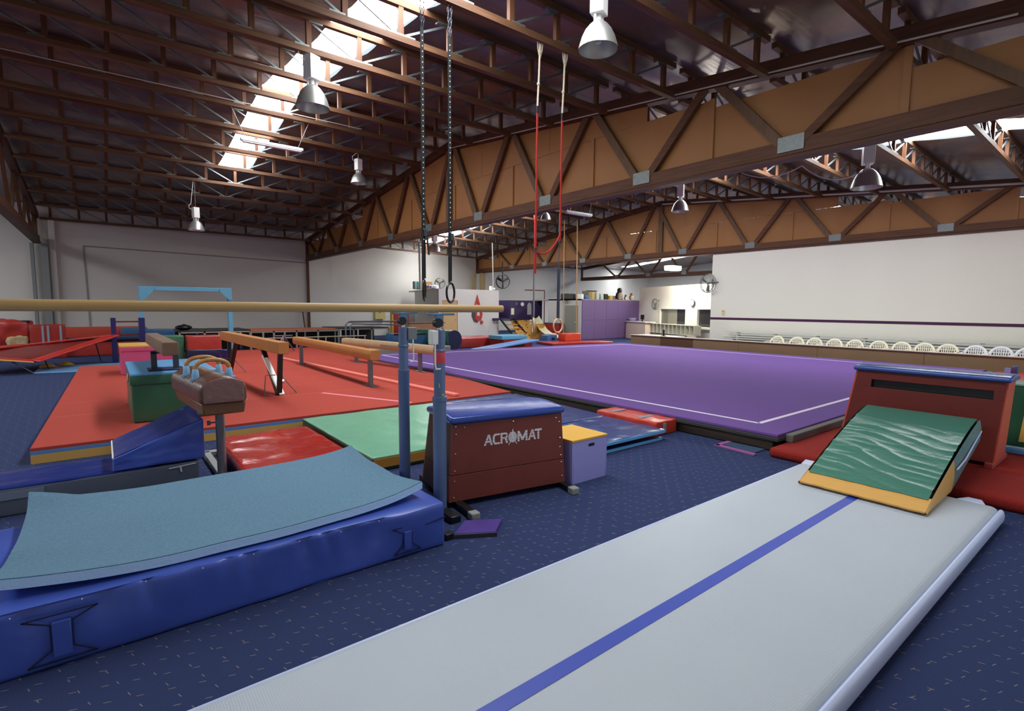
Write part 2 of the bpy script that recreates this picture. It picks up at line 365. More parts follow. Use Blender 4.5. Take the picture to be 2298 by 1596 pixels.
# ------------------------------------------------------------------ main beams: trussed girders along the hall
M_chordR = wood('red_brown_timber', (92, 54, 38), (66, 38, 26), st=(9, .5, 9))
def girder(X, label, ys, sp, panels, yend, zb=3.5):
    """ys: first bottom node from the far wall, sp: panel spacing"""
    root = thing('roof_girder', label, 'roof girder', (X, 12, zb), 'main roof girders')
    y0 = -1.15; cut = 12.15*fan(X)
    put('bottom_chord', G().box(X-.07, X+.07, y0, yend, zb+.06, zb+.25), timY, root, smooth=False)
    put('bottom_flange', G().box(X-.1, X+.1, y0, yend, zb, zb+.045), M_chordR, root, smooth=False)
    for a, b in ((y0, cut), (cut, yend)):
        za, zc = zl(X, a), zl(X, b)
        put('top_chord', G().hexa([(X-.08, a, za), (X+.08, a, za), (X+.08, b, zc), (X-.08, b, zc), (X-.08, a, za+.2), (X+.08, a, za+.2), (X+.08, b, zc+.2), (X-.08, b, zc+.2)]), M_chordR, root, smooth=False)
    bots = [ys-sp*k for k in range(12) if ys-sp*k > -.9]; tops = [ys+sp/2-sp*k for k in range(13) if ys+sp/2-sp*k > -1.1]
    tops = [min(t, yend-.1) for t in tops]
    for k, yb in enumerate(bots):
        for s, m in ((1, timG), (-1, timY)):
            c = [t for t in tops if (t > yb) == (s > 0)]
            if not c: continue
            yt = min(c) if s > 0 else max(c)
            put('brace', G().bar((X-.045, yb+s*.1, zb+.22), (X-.045, yt-s*.06, zl(X, yt)+.05), .06, .13, (1, 0, 0)) if False else G().prism([(yb+s*.03, zb+.2), (yb+s*.2, zb+.2), (yt-s*.02, zl(X, yt)+.04), (yt-s*.19, zl(X, yt)+.04)][::s], 'x', X-.075, X-.01), m, root, smooth=False)
        put('gusset_plate', G().box(X-.085, X-.078, yb-.17, yb+.17, zb+.1, zb+.3), galv, root, smooth=False)
    put('end_post', G().box(X-.075, X+.03, yend-.16, yend-.02, zb+.2, zl(X, yend)), timY, root, smooth=False)
    put('king_post', G().box(X-.06, X+.03, cut-.1, cut+.1, zb+.2, zl(X, cut)), timG, root, smooth=False)
    if panels:
        ed = sorted(t for t in tops if y0 < t < yend-.3); ed = [y0]+ed+[yend]; seam = zb+1.15
        for a, b in zip(ed[:-1], ed[1:]):
            top = min(seam, zl(X, a)+.02, zl(X, b)+.02)
            put('plywood_panel', G().box(X+.03, X+.048, a+.004, b-.004, zb+.2, top-.004), ply, root, smooth=False)
            put('batten', G().box(X+.0, X+.03, b-.04, b+.04, zb+.2, max(top, min(seam, zl(X, b)))), ply, root, smooth=False)
        eb = [y0]+sorted(bots)+[yend]
        for a, b in zip(eb[:-1], eb[1:]):
            if zl(X, a) > seam+.05 and zl(X, b) > seam+.05:
                pts = [(a+.004, seam+.004), (b-.004, seam+.004), (b-.004, zl(X, b)+.1)]
                if a < cut < b: pts.append((cut, zl(X, cut)+.1))
                pts.append((a+.004, zl(X, a)+.1))
                put('plywood_panel', G().prism(pts, 'x', X+.03, X+.048), ply, root, smooth=False)
    return root
girder(X0, 'open timber girder above the left edge of the hall, ending on steel columns', 22.7, 2.45, False, 23.75)
girder(X1, 'long timber girder lined with tan plywood, nearest, crossing above the purple floor', 22.95, 2.45, True, 24.45)
girder(X2, 'timber girder lined with plywood sitting above the white spectator wall', 22.75*1.0, 2.68, True, 26.3)
girder(X3, 'open timber girder over the windowed white office beyond the purple cubicle', 24.5, 2.7, False, 28.0)
# ================================================================== foreground equipment
M_thread = mat('dark_stitching', (24, 30, 66), .8); M_zip = mat('pale_zip', (206, 208, 206), .5)
def stripbox(g, pts, w, t, nrm):                              # flat strap along points, proud along nrm
    for p, q in zip(pts[:-1], pts[1:]): g.bar(p, q, w, t, nrm)
    return g
# --- big royal blue crash mat
t = thing('crash_mat', 'thick royal blue vinyl crash mat under the blue carpet sheet', 'gym mat', (.55, 3.3, 0))
random.seed(3); pl = [(x, random.uniform(.012, .03), random.uniform(.02, .05)) for x in (-.3, -.05, .1, .27, .42, .52, .78, .9, 1.02, 1.2)]
def crash(q, n):
    x, y, z = q; dy = 0
    if n.y < -.5:
        for px, a, w in pl: dy += a*math.exp(-((x-px-(.27-z)*.12*sin(px*9))/w)**2)*max(0, (z-.09)/.18)
        dy -= .012*sin(x*5.1)*sin(z*9); dy += .014*noise.noise(Vector((x*4, z*5, 2)))
    dz = -.006*noise.noise(Vector((x*3, y*3, 1))) if n.z > .5 else 0
    return (x, y+dy, z+dz)
put('cover', G().soft((-.56, 2.75, 0), (1.63, 3.86, .275), .02, .022, crash), M_blue, t, ang=70)
for hx, sc in ((-.2, 1.0), (1.37, .8)):
    g = G()
    for s in (-1, 1):
        z0, z1 = .03, .03+.2*sc; w = .035*sc
        pts = [(hx+s*.12*sc, z1), (hx+s*w, z1-.04), (hx+s*w, z0+.05), (hx+s*.11*sc, z0)]
        for (a, b), (c, d) in zip(pts[:-1], pts[1:]): g.bar((a, 2.742, b), (c, 2.742, d), .005, .006, (0, 1, 0))
    g.bar((hx-.12*sc, 2.742, z1), (hx+.12*sc, 2.742, z1), .005, .006, (0, 1, 0)); g.bar((hx-.11*sc, 2.742, z0), (hx+.11*sc, 2.742, z0), .005, .006, (0, 1, 0))
    put('stitching', g, M_thread, t, smooth=False, kind='stuff')
for hx, sc in ((-.2, 1.0), (1.37, .8)):
    put('handle', G().box(hx-.03*sc, hx+.03*sc, 2.735, 2.748, .05, .2*sc), M_blue, t, bevel=.003)
put('seam', G().bar((1.46, 2.743, .165), (1.63, 2.743, .185), .006, .006, (0, 1, 0)), M_thread, t, smooth=False)
g = G()
for k in range(9): g.ball((-.35+.22*k, 2.744, .262+.004*(k % 3)), .0028, n=6, m=4)
put('stud', g, M_white, t, kind='stuff')
# --- carpet-faced foam sheet lying on it, corners curling up
M_cpt = mat('blue_grey_carpet', (116, 150, 172), .98, spec=.05, var=(75, .55), var_col=(88, 122, 146), bump=(160, .5))
M_foam = mat('light_blue_foam', (184, 218, 248), .8, spec=.2, bump=(60, .15))
def shz(u, v):
    e = abs(2*u-1); f = abs(2*v-1)
    return .318+.05*e**4*(.3+.7*f**2)+.018*f**3+.006*noise.noise(Vector((u*5, v*4, 0)))+(.03*max(0, 1-((u)**2+(1-v)**2)/.012) if True else 0)
def shp(u, v, dz=0):
    x0 = -.42+.03*v+.05*v*(1-v); x1 = 1.555-.035*v; x = x0+(x1-x0)*u
    y0 = 2.9-.14*(1-(2*u-1)**2)*.55-.02*(1-u); y1 = 4.02-.02*(1-(2*u-1)**2)
    # rounded corners
    r = .06
    return (x, y0+(y1-y0)*v, shz(u, v)+dz)
t = thing('carpet_foam_sheet', 'blue-grey carpet sheet with pale blue foam edge on the blue crash mat', 'gym mat', (.55, 3.4, .28))
put('foam_backing', G().sheet(60, 30, lambda u, v: shp(u, v, -.006), .042), M_foam, t, ang=60)
put('carpet_face', G().sheet(60, 30, lambda u, v: shp(.0015+.997*u, .003+.994*v, 0), .008), M_cpt, t, ang=60)
# --- long grey sided mat with blue top
M_greyv = vinyl('slate_grey_vinyl', (92, 100, 112), .35, .15); M_deepblue = vinyl('deep_blue_vinyl', (36, 52, 124), .25, .3)
t = thing('landing_mat', 'long slate grey sided mat with blue top, under the blue wedge', 'gym mat', (-.3, 5.25, 0))
put('body', G().soft((-2.6, 4.98, 0), (.57, 5.5, .195), .015, .08, amp=.006, sc=5), M_greyv, t)
put('top_cover', G().soft((-2.595, 4.985, .18), (.565, 5.495, .207), .01, .06, lambda q, n: (q.x, q.y, q.z+.006*noise.noise(Vector((q.x*7, q.y*9, 0)))-.012*(q.x > .2)), 0), M_deepblue, t)
put('zip', G().bar((.36, 4.976, .165), (.55, 4.976, .18), .008, .008, (0, 1, 0)).bar((.44, 4.974, .165), (.445, 4.974, .125), .012, .008, (0, 1, 0)), M_zip, t, smooth=False)
put('label_pocket', G().box(-.64, -.4, 4.972, 4.98, .12, .175), mat('clear_pocket', (120, 132, 150), .15), t, smooth=False)
# --- blue wedge
def wedge(q, n):
    u = (q.x-0.0)/.62; h = .1+.24*max(0, min(1, u)); z = .21+(q.z-.21)/.34*h
    y = q.y+(.01*noise.noise(Vector((q.x*8, q.z*14, 4))) if n.y < -.5 else 0)+.14*u*(q.y-4.97)/.7
    zz = z+(.006*noise.noise(Vector((q.x*6, q.y*4, 8))) if n.z > .5 else 0)
    return (q.x, y, zz)
t = thing('foam_wedge', 'royal blue vinyl wedge on the long grey sided mat', 'wedge', (.3, 5.3, .205))
put('cover', G().soft((0, 4.97, .21), (.62, 5.66, .55), .02, .03, wedge), M_blue, t, ang=50)
put('sloping_face', G().sheet(14, 14, lambda u, v: (.012+.596*u, 4.985+(.66+.13*u)*v, .312+.24*(.012+.596*u)/.62+.003+.005*noise.noise(Vector((u*4, v*3, 5)))), .006), M_deepblue, t)
put('piping', G().tube([(.004, 4.98+.066*k, .312) for k in range(11)], .006, 6), M_white, t)
# --- pommel horse
M_lea = mat('brown_leather', (104, 68, 54), .33, spec=.5, bump=(24, .25), var=(5, .4)); M_lea2 = mat('tan_leather', (112, 74, 46), .45, bump=(30, .15), var=(5, .3))
t = thing('pommel_horse', 'brown leather pommel horse with wooden handles on a steel post', 'gym apparatus', (.75, 5.3, 0))
def psh(y): return -.10*(y-4.78)/1.06
def dome(q, n):
    u = (q.x-.75)/.17
    return (q.x+psh(q.y), q.y, q.z+(.07*(1-u*u) if q.z > .8 else 0))
put('lower_body', G().hexa([(.60, 4.79, .6), (.90, 4.79, .6), (.78, 5.82, .6), (.52, 5.82, .6), (.585, 4.785, .70), (.915, 4.785, .70), (.8, 5.83, .70), (.5, 5.83, .70)]), M_lea2, t, bevel=.012)
put('padded_top', G().soft((.575, 4.775, .69), (.925, 5.84, .845), .035, .04, dome), M_lea, t, ang=60)
put('end_pad', G().soft((.6, 4.768, .70), (.9, 4.785, .86), .008, .03, lambda q, n: (q.x, q.y, q.z+(.045*(1-((q.x-.75)/.16)**2) if q.z > .8 else 0))), mat('worn_leather', (124, 90, 86), .4, bump=(22, .4)), t)
M_hand = wood('handle_wood', (190, 146, 92), (160, 112, 64), .4, (6, 6, 6)); M_lbp = paint('pale_blue_paint', (128, 178, 214), .4)
for y in (5.10, 5.42):
    e0 = psh(y); h = put('pommel_handle', G().tube([(.625+e0, y, .92)]+[(.75+e0-.13*cos(a), y, .93+.1*sin(a)**.6) for a in [pi*k/12 for k in range(13)]]+[(.875+e0, y, .92)], .018, 10), M_hand, t)
    for x, s in ((.622+e0, -1), (.878+e0, 1)):
        put('handle_cup', G().lathe([(.03, -.03), (.028, 0), (.023, .05), (.019, .055)], (x, y, .9), 12).box(x-.045, x+.045, y-.022, y+.022, .852+.0, .876), M_lbp, h)
for y in (5.0, 5.66):
    xp = .745 if y < 5.1 else .64; pp = put('post', G().cyl((xp, y, .03), (xp, y, .6), .036 if y < 5.1 else .03, 20), M_steel, t)
    if y < 5.1: put('clamp_screw', G().cyl((.66, y, .5), (.72, y, .5), .007, 8).lathe([(.001, -.012), (.02, -.012), (.02, .012), (.001, .012)], (.66, y, .5), 8, 'x'), M_steel, pp)
put('base', G().box(.64, .84, 4.72, 4.8, 0, .05).box(.71, .77, 4.78, 5.85, 0, .05).box(.55, .95, 5.8, 5.88, 0, .05), mat('galvanised_base', (150, 150, 146), .5, metal=.4), t, bevel=.006)
# --- big red panel mat (landing area of the balance beams)
M_redc = mat('red_carpet', (176, 74, 62), .9, spec=.12, var=(90, .35), var_col=(150, 58, 50), bump=(120, .3))
M_redseam = mat('pale_red_seam', (226, 124, 108), .9); M_pinkl = mat('pink_tape', (232, 128, 138), .8)
M_edgeb = mat('blue_edge_foam', (92, 132, 184), .8); M_edgey = mat('ochre_edge_foam', (204, 160, 84), .8)
t = thing('beam_landing_mat', 'large red carpeted panel mat with blue and ochre foam edge under the beams', 'gym mat', (2.3, 10, 0))
def rx(y): return -.6+.0185*(y-6.5)
ry = [6.5, 8.18, 9.3, 10.3, 11.6, 13.1, 14.55, 17.3]
def rx0(y, _f=rx): return _f(y)
def rx(y): return -.6+.0185*(y-6.5)
def rxr(y): return 5.02 if y < 6.8 else 5.32
rx_full = rx
for a, b in zip(ry[:-1], ry[1:]):
    rx = (lambda y: 1.55) if a > 14 else rx_full
    put('carpet_panel', G().hexa([(rx(a), a+.012, .118), (5.1 if a < 7 else 5.3, a+.012, .118), (5.3, b-.012, .118), (rx(b), b-.012, .118), (rx(a), a+.012, .15), (5.1 if a < 7 else 5.3, a+.012, .15), (5.3, b-.012, .15), (rx(b), b-.012, .15)]), M_redc, t, bevel=.004)
    put('foam_core', G().hexa([(rx(a), a, .0), (5.1 if a < 7 else 5.3, a, .0), (5.3, b, .0), (rx(b), b, .0), (rx(a), a, .085), (5.1 if a < 7 else 5.3, a, .085), (5.3, b, .085), (rx(b), b, .085)]), M_edgey, t, smooth=False)
    put('foam_layer', G().hexa([(rx(a), a, .085), (5.1 if a < 7 else 5.3, a, .085), (5.3, b, .085), (rx(b), b, .085), (rx(a), a, .118), (5.1 if a < 7 else 5.3, a, .118), (5.3, b, .118), (rx(b), b, .118)]), M_edgeb, t, smooth=False)
rx = rx_full
for y in ry[1:-1]:
    put('seam', G().box(rx(y)+.01, 5.28, y-.012, y+.012, .11, .147), M_redseam, t, smooth=False)
put('tape_line', G().bar((2.62, 8.1, .1515), (3.35, 6.55, .1515), .07, .002), M_pinkl, t, smooth=False)
put('foam_rail', G().bar((3.5, 14, .17), (4.15, 6.62, .17), .1, .04), M_redseam, t, bevel=.01)
put('tape_line', G().bar((1.55, 8.15, .1515), (1.6, 11.2, .1515), .05, .002), M_pinkl, t, smooth=False)
# --- shiny red mat
M_redgl = mat('shiny_red_vinyl', (190, 50, 42), .16, spec=.6, bump=(6, .35), var=(4, .25), coat=.4)
t = thing('landing_mat', 'shiny red vinyl mat beside the pommel horse post', 'gym mat', (1.3, 5.2, 0))
put('cover', G().soft((.86, 4.2, 0), (1.79, 6.1, .13), .03, .05, lambda q, n: (q.x, q.y, q.z+(.012*noise.noise(Vector((q.x*4, q.y*5, 3)))-.01 if n.z > .5 else 0))), M_redgl, t, ang=60)
# --- light green mat with ochre end
M_gtop = mat('mint_green_vinyl', (118, 178, 146), .26, spec=.55, bump=(5, .35), var=(3, .12)); M_gside = vinyl('dark_green_vinyl', (40, 74, 60))
t = thing('landing_mat', 'mint green topped mat with dark green side and ochre end', 'gym mat', (2.8, 5.3, 0))
gz = lambda q, n: (q.x, q.y, q.z+(.006*noise.noise(Vector((q.x*4, q.y*4, 3))) if n.z > .5 else 0))
put('body', G().soft((1.83, 4.36, 0), (3.72, 6.42, .128), .02, .1), M_gside, t)
put('top_cover', G().soft((1.835, 4.36, .115), (3.72, 6.42, .14), .012, .05, gz), M_gtop, t, ang=60)
put('end_panel', G().box(1.85, 3.7, 4.352, 4.362, .035, .118), mat('ochre_vinyl', (176, 126, 44), .5), t, smooth=False)
# --- dark blue folding mats
M_bm = mat('navy_glossy_vinyl', (34, 60, 122), .2, spec=.55, bump=(5, .3), var=(4, .25))
t = thing('landing_mat', 'dark blue vinyl mat behind the lettered vault box, against the purple floor', 'gym mat', (4.7, 5.5, 0))
put('cover', G().hexa([(3.74, 4.42, 0), (5.03, 4.42, 0), (5.2, 6.44, 0), (3.74, 6.44, 0), (3.74, 4.42, .125), (5.03, 4.42, .125), (5.14, 6.44, .125), (3.74, 6.44, .125)]), M_bm, t, bevel=.02, seg=3)
put('crease', G().bar((3.9, 6.35, .126), (4.8, 6.1, .126), .02, .008), M_bm, t, bevel=.003)
t = thing('folding_mat', 'dark blue mat folded double with light blue edges next to the lilac box', 'gym mat', (4.5, 3.9, 0))
fz = lambda q, n: (q.x, q.y, q.z+(.008*noise.noise(Vector((q.x*5, q.y*6, 3))) if n.z > .5 else 0))
put('upper_leaf', G().soft((3.78, 3.5, .085), (4.98, 4.39, .128), .012, .05, fz), M_bm, t, ang=60)
put('lower_leaf', G().soft((3.76, 3.52, 0), (4.96, 4.39, .04), .012, .1), M_bm, t)
M_lbe = mat('sky_blue_edge', (106, 178, 226), .45)
put('edge_binding', G().box(3.8, 4.97, 3.492, 3.505, .09, .122), M_lbe, t, smooth=False)
put('edge_binding', G().box(3.78, 4.95, 3.512, 3.525, .006, .036), M_lbe, t, smooth=False)
put('hinge', G().box(3.8, 4.94, 4.2, 4.39, .04, .09), mat('black_fabric', (12, 12, 14), .9), t, smooth=False)
# --- small red block mat with grey straps
t = thing('foam_block', 'low red vinyl block with grey straps beside the purple floor corner', 'foam block', (5.4, 4.2, 0))
put('cover', G().soft((5.03, 3.66, 0), (5.44, 4.6, .165), .015, .05, amp=.008, sc=9), vinyl('worn_red_vinyl', (196, 62, 42), .35, .5, 8), t).rotation_euler = (0, 0, 0)
M_gs = mat('grey_webbing', (130, 142, 156), .7)
for y in (3.95, 4.4): put('strap', G().box(5.08, 5.36, y-.03, y+.03, .16, .172), M_gs, t, bevel=.002)
put('strap', G().box(5.16, 5.21, 3.648, 3.66, .03, .14), M_gs, t, smooth=False)
# --- vault box with lettering
M_box = mat('oxblood_board', (122, 56, 46), .5, spec=.35, var=(6, .25), bump=(40, .05)); M_boxe = mat('shaded_end_board', (40, 20, 18), .5)  # near-black copy paints the shade on the box's left end
t = thing('vault_box', 'dark red vault box with blue padded top and white ACROMAT lettering', 'vault box', (2.48, 3.5, 0))
fl = [Vector((1.95, 3.23, .045)), Vector((2.98, 3.06, .045)), Vector((2.0, 3.26, .625)), Vector((2.965, 3.1, .625))]
dv = Vector((.1, .6, 0))
def bx(u, w, d): # u along front, w height 0..1, d depth 0..1
    a = fl[0].lerp(fl[1], u); b2 = fl[2].lerp(fl[3], u); p = a.lerp(b2, w); dd = dv*(1-.18*w); o = dv*.09*w
    return p+o*0+dd*d
def slab(u0, u1, w0, w1, d0, d1): return [bx(u0, w0, d0), bx(u1, w0, d0), bx(u1, w0, d1), bx(u0, w0, d1), bx(u0, w1, d0), bx(u1, w1, d0), bx(u1, w1, d1), bx(u0, w1, d1)]
put('front_board', G().hexa(slab(0, 1, .345, 1, 0, .04)), M_box, t, bevel=.003)
put('front_board', G().hexa(slab(0, 1, 0, .338, 0, .04)), M_box, t, bevel=.003)
put('rear_board', G().hexa(slab(0, 1, 0, 1, .96, 1)), M_box, t, bevel=.003)
put('end_board', G().hexa(slab(0.0, .02, 0, .335, .04, .96)), M_boxe, t, bevel=.002)
put('end_board', G().hexa(slab(0.0, .02, .345, 1, .04, .96)), M_boxe, t, bevel=.002)
put('end_board', G().hexa(slab(.98, 1, 0, 1, .04, .96)), M_box, t, bevel=.002)
put('hand_hole', G().hexa(slab(-.004, .0, .42, .5, .35, .7)), M_black, t, smooth=False)
fd = (fl[1]-fl[0]).normalized(); dd0 = dv.normalized()
def padf(q, n): 
    p = bx(0, 1, 0)-fd*.02-dd0*.02; L = (fl[3]-fl[2]).length+.04; D = dv.length*.82+.04
    v = q.y
    z = .628+q.z+(.02*(1-(2*v-1)**2) if q.z > .02 else 0)
    return (p.x+fd.x*L*q.x+dd0.x*D*v, p.y+fd.y*L*q.x+dd0.y*D*v, z)
put('padded_top', G().soft((0, 0, 0), (1, 1, .05), .022, .05, padf), mat('blue_gloss_vinyl', (42, 70, 150), .22, spec=.55, bump=(8, .1)), t, ang=60)
g = G()
for u, w in [(.03, .97), (.1, .95), (.53, .96), (.94, .94), (.97, .88), (.035, .87), (.035, .62), (.97, .65), (.035, .4), (.97, .4), (.035, .27), (.97, .3), (.035, .06), (.97, .1), (.965, .52)]:
    g.ball(bx(u, w, -.005), .006, (1, 1, 1), 6, 4)
put('screw', g, M_chrome, t, kind='stuff')
put('skid', G().bar((2.0, 2.98, .025), (2.12, 3.95, .025), .06, .045), M_black, t, bevel=.006)
sk = put('skid', G().bar((2.93, 2.92, .025), (3.08, 3.72, .025), .06, .045), M_black, t, bevel=.006)
M_rub = mat('grey_rubber_cap', (150, 152, 144), .6)
put('foot_cap', G().bar((1.992, 2.93, .027), (2.0, 3.0, .027), .07, .055), M_rub, t, bevel=.008)
put('foot_cap', G().bar((2.92, 2.87, .027), (2.93, 2.94, .027), .07, .055), M_rub, t, bevel=.008)
# striped lettering: each glyph is cut into four bars, drawn as polygons on the front board
M_let = mat('white_print', (228, 224, 226), .6)
XA = (bx(1, .7, 0)-bx(0, .7, 0)).normalized(); ZA = (bx(.5, 1, 0)-bx(.5, 0, 0)).normalized(); NA = XA.cross(ZA)
if NA.y > 0: NA = -NA
org = bx(.27, .675, 0)
def glyphs(m, scale, o, xa, za, na, parent, nm='lettering', split=True):
    P = {'A': [[(0, 0), (.2, 0), (.62, 1), (.42, 1)], [(.42, 1), (.62, 1), (.9, 0), (.7, 0)], [(.2, .25), (.75, .25), (.72, .42), (.28, .42)]],
         'C': [[(0, .22), (.2, .28), (.2, .72), (0, .78)], [(0, .78), (.2, .72), (.34, .84), (.3, 1), (.2, 1)], [(.3, 1), (.34, .84), (.75, .84), (.75, 1)], [(0, .22), (.2, 0), (.3, 0), (.34, .16), (.2, .28)], [(.3, 0), (.75, 0), (.75, .16), (.34, .16)]],
         'R': [[(0, 0), (.2, 0), (.2, 1), (0, 1)], [(.2, .84), (.6, .84), (.6, 1), (.2, 1)], [(.6, 1), (.6, .84), (.75, .7), (.75, .9)], [(.58, .6), (.75, .5), (.75, .86), (.58, .76)], [(.2, .42), (.68, .42), (.7, .58), (.2, .58)], [(.45, .42), (.68, .42), (.8, 0), (.58, 0)]],
         'M': [[(0, 0), (.2, 0), (.2, 1), (0, 1)], [(.2, 1), (.2, .6), (.42, .1), (.54, .1), (.54, .4)], [(.9, 1), (.9, .6), (.66, .1), (.54, .1), (.54, .4)], [(.9, 0), (1.08, 0), (1.08, 1), (.88, 1)]],
         'T': [[(0, .82), (.8, .82), (.8, 1), (0, 1)], [(.3, 0), (.5, 0), (.5, .84), (.3, .84)]]}
    def clip(poly, lo, hi):
        for lim, sg in ((lo, 1), (hi, -1)):
            out = []
            for i in range(len(poly)):
                a, b = poly[i], poly[(i+1) % len(poly)]; da, db = sg*(a[1]-lim), sg*(b[1]-lim)
                if da >= 0: out.append(a)
                if da*db < 0: k = da/(da-db); out.append((a[0]+(b[0]-a[0])*k, lim))
            poly = out
            if len(poly) < 3: return None
        return poly
    def W(x, y, d): return o+xa*(x*scale)+za*(y*scale)+na*d
    def solid(g, poly):
        n = len(poly); vs = [W(x, y, .0005) for x, y in poly]+[W(x, y, .0022) for x, y in poly]
        g.add(vs, [tuple(range(n-1, -1, -1)), tuple(range(n, 2*n))]+[(i, (i+1) % n, n+(i+1) % n, n+i) for i in range(n)])
    x = 0; bands = [(0, .2), (.235, .45), (.485, .7), (.735, 1.01)] if split else [(-.1, 1.1)]
    for ch, adv in (('A', .92), ('C', .82), ('R', .84), ('O', 1.0), ('M', 1.14), ('A', .78), ('T', .8)):
        g = G()
        if ch == 'O':
            cx, cy, r = x+.46, .5, .52
            for k in range(7 if split else 1):
                lo = cy-r+2*r*k/7; hi = lo+2*r/7*.78
                if not split: lo, hi = cy-r, cy+r
                circ = [(cx+r*cos(2*pi*i/28)*.92, cy+r*sin(2*pi*i/28)) for i in range(28)]
                c = clip(circ, lo, hi)
                if c: solid(g, c)
            if split:   # leaping gymnast in front of the globe
                def f(poly): 
                    n = len(poly); vs = [W(a, b2, .0023) for a, b2 in poly]+[W(a, b2, .0035) for a, b2 in poly]
                    g.add(vs, [tuple(range(n-1, -1, -1)), tuple(range(n, 2*n))]+[(i, (i+1) % n, n+(i+1) % n, n+i) for i in range(n)])
                f([(cx-.1, .35), (cx+.1, .35), (cx+.07, .95), (cx+.06, 1.28), (cx-.02, 1.22), (cx-.08, .95)])
                f([(cx-.1, .36), (cx-.03, .36), (cx-.42, -.26), (cx-.48, -.2)]); f([(cx+.03, .36), (cx+.1, .36), (cx+.46, -.16), (cx+.4, -.22)])
                f([(cx+.09*cos(2*pi*i/12), .12+.09*sin(2*pi*i/12)) for i in range(12)])
        else:
            for poly in P[ch]:
                for lo, hi in bands:
                    c = clip([(a+x+.18*(b2-.0)*0, b2) for a, b2 in poly], lo, hi)
                    if c: solid(g, c)
        put(nm, g, m, parent, smooth=False); x += adv
glyphs(M_let, .083, org, XA, ZA, NA, t)
pl0 = bx(-.004, .44, .2); 
dn = dv.normalized()
plate = put('name_plate', G().bar(bx(-.006, .43, .12), bx(-.006, .43, .4), .006, .055, ZA), M_rub, t, smooth=False)
glyphs(M_black, .02, bx(-.012, .402, .375), -dn, ZA, -XA, plate, 'plate_letter', False)
# --- lilac plyometric box
t = thing('plyo_box', 'small lilac wooden box with yellow top and slot handle', 'box', (3.3, 3.3, 0))
M_lil = paint('lilac_paint', (160, 158, 222), .55); M_yp = paint('mustard_paint', (222, 170, 62), .55)
lx0, lx1, ly0, ly1 = 3.05, 3.48, 3.05, 3.5
put('side_panel', G().box(lx0, lx0+.015, ly0, ly1, 0, .365), M_lil, t, bevel=.003); put('side_panel', G().box(lx1-.015, lx1, ly0, ly1, 0, .365), M_lil, t, bevel=.003)
for y in (ly0, ly1-.015): put('front_panel', G().box(lx0+.015, lx1-.015, y, y+.015, 0, .365), M_lil, t, bevel=.003)
put('top_panel', G().box(lx0-.004, lx1+.004, ly0-.004, ly1, .365, .385), M_yp, t, bevel=.003)
n = 10
sl = [(3.30+.04*cos(a), .315+.013*sin(a)) for a in [-pi/2+pi*k/8 for k in range(9)]]+[(3.22+.0*0+.04*cos(a)-.02, .315+.013*sin(a)) for a in [pi/2+pi*k/8 for k in range(9)]]
put('slot_handle', G().prism([(3.225+.07*0+(.05 if cos(a) > 0 else -.0)+.013*cos(a)+.03, .318+.013*sin(a)) for a in [2*pi*k/20 for k in range(20)]], 'y', ly0-.002, ly0+.004), M_black, t, smooth=False)
# --- purple foam board under the bars' foot
t = thing('foam_board', 'small purple foam board lying by the vault box foot', 'foam board', (1.93, 2.8, 0))
put('board', G().hexa([(1.72, 2.79, 0), (1.96, 2.655, 0), (2.12, 2.8, 0), (1.9, 2.93, 0), (1.72, 2.79, .03), (1.96, 2.655, .03), (2.12, 2.8, .03), (1.9, 2.93, .03)]), mat('violet_foam', (72, 44, 130), .8), t, bevel=.004)
put('edge_band', G().bar((1.715, 2.786, .014), (1.965, 2.647, .014), .012, .024), mat('grey_band', (52, 52, 60), .7), t, smooth=False)
put('buckle', G().box(1.66, 1.72, 2.78, 2.84, 0, .04), M_black, t, bevel=.004)
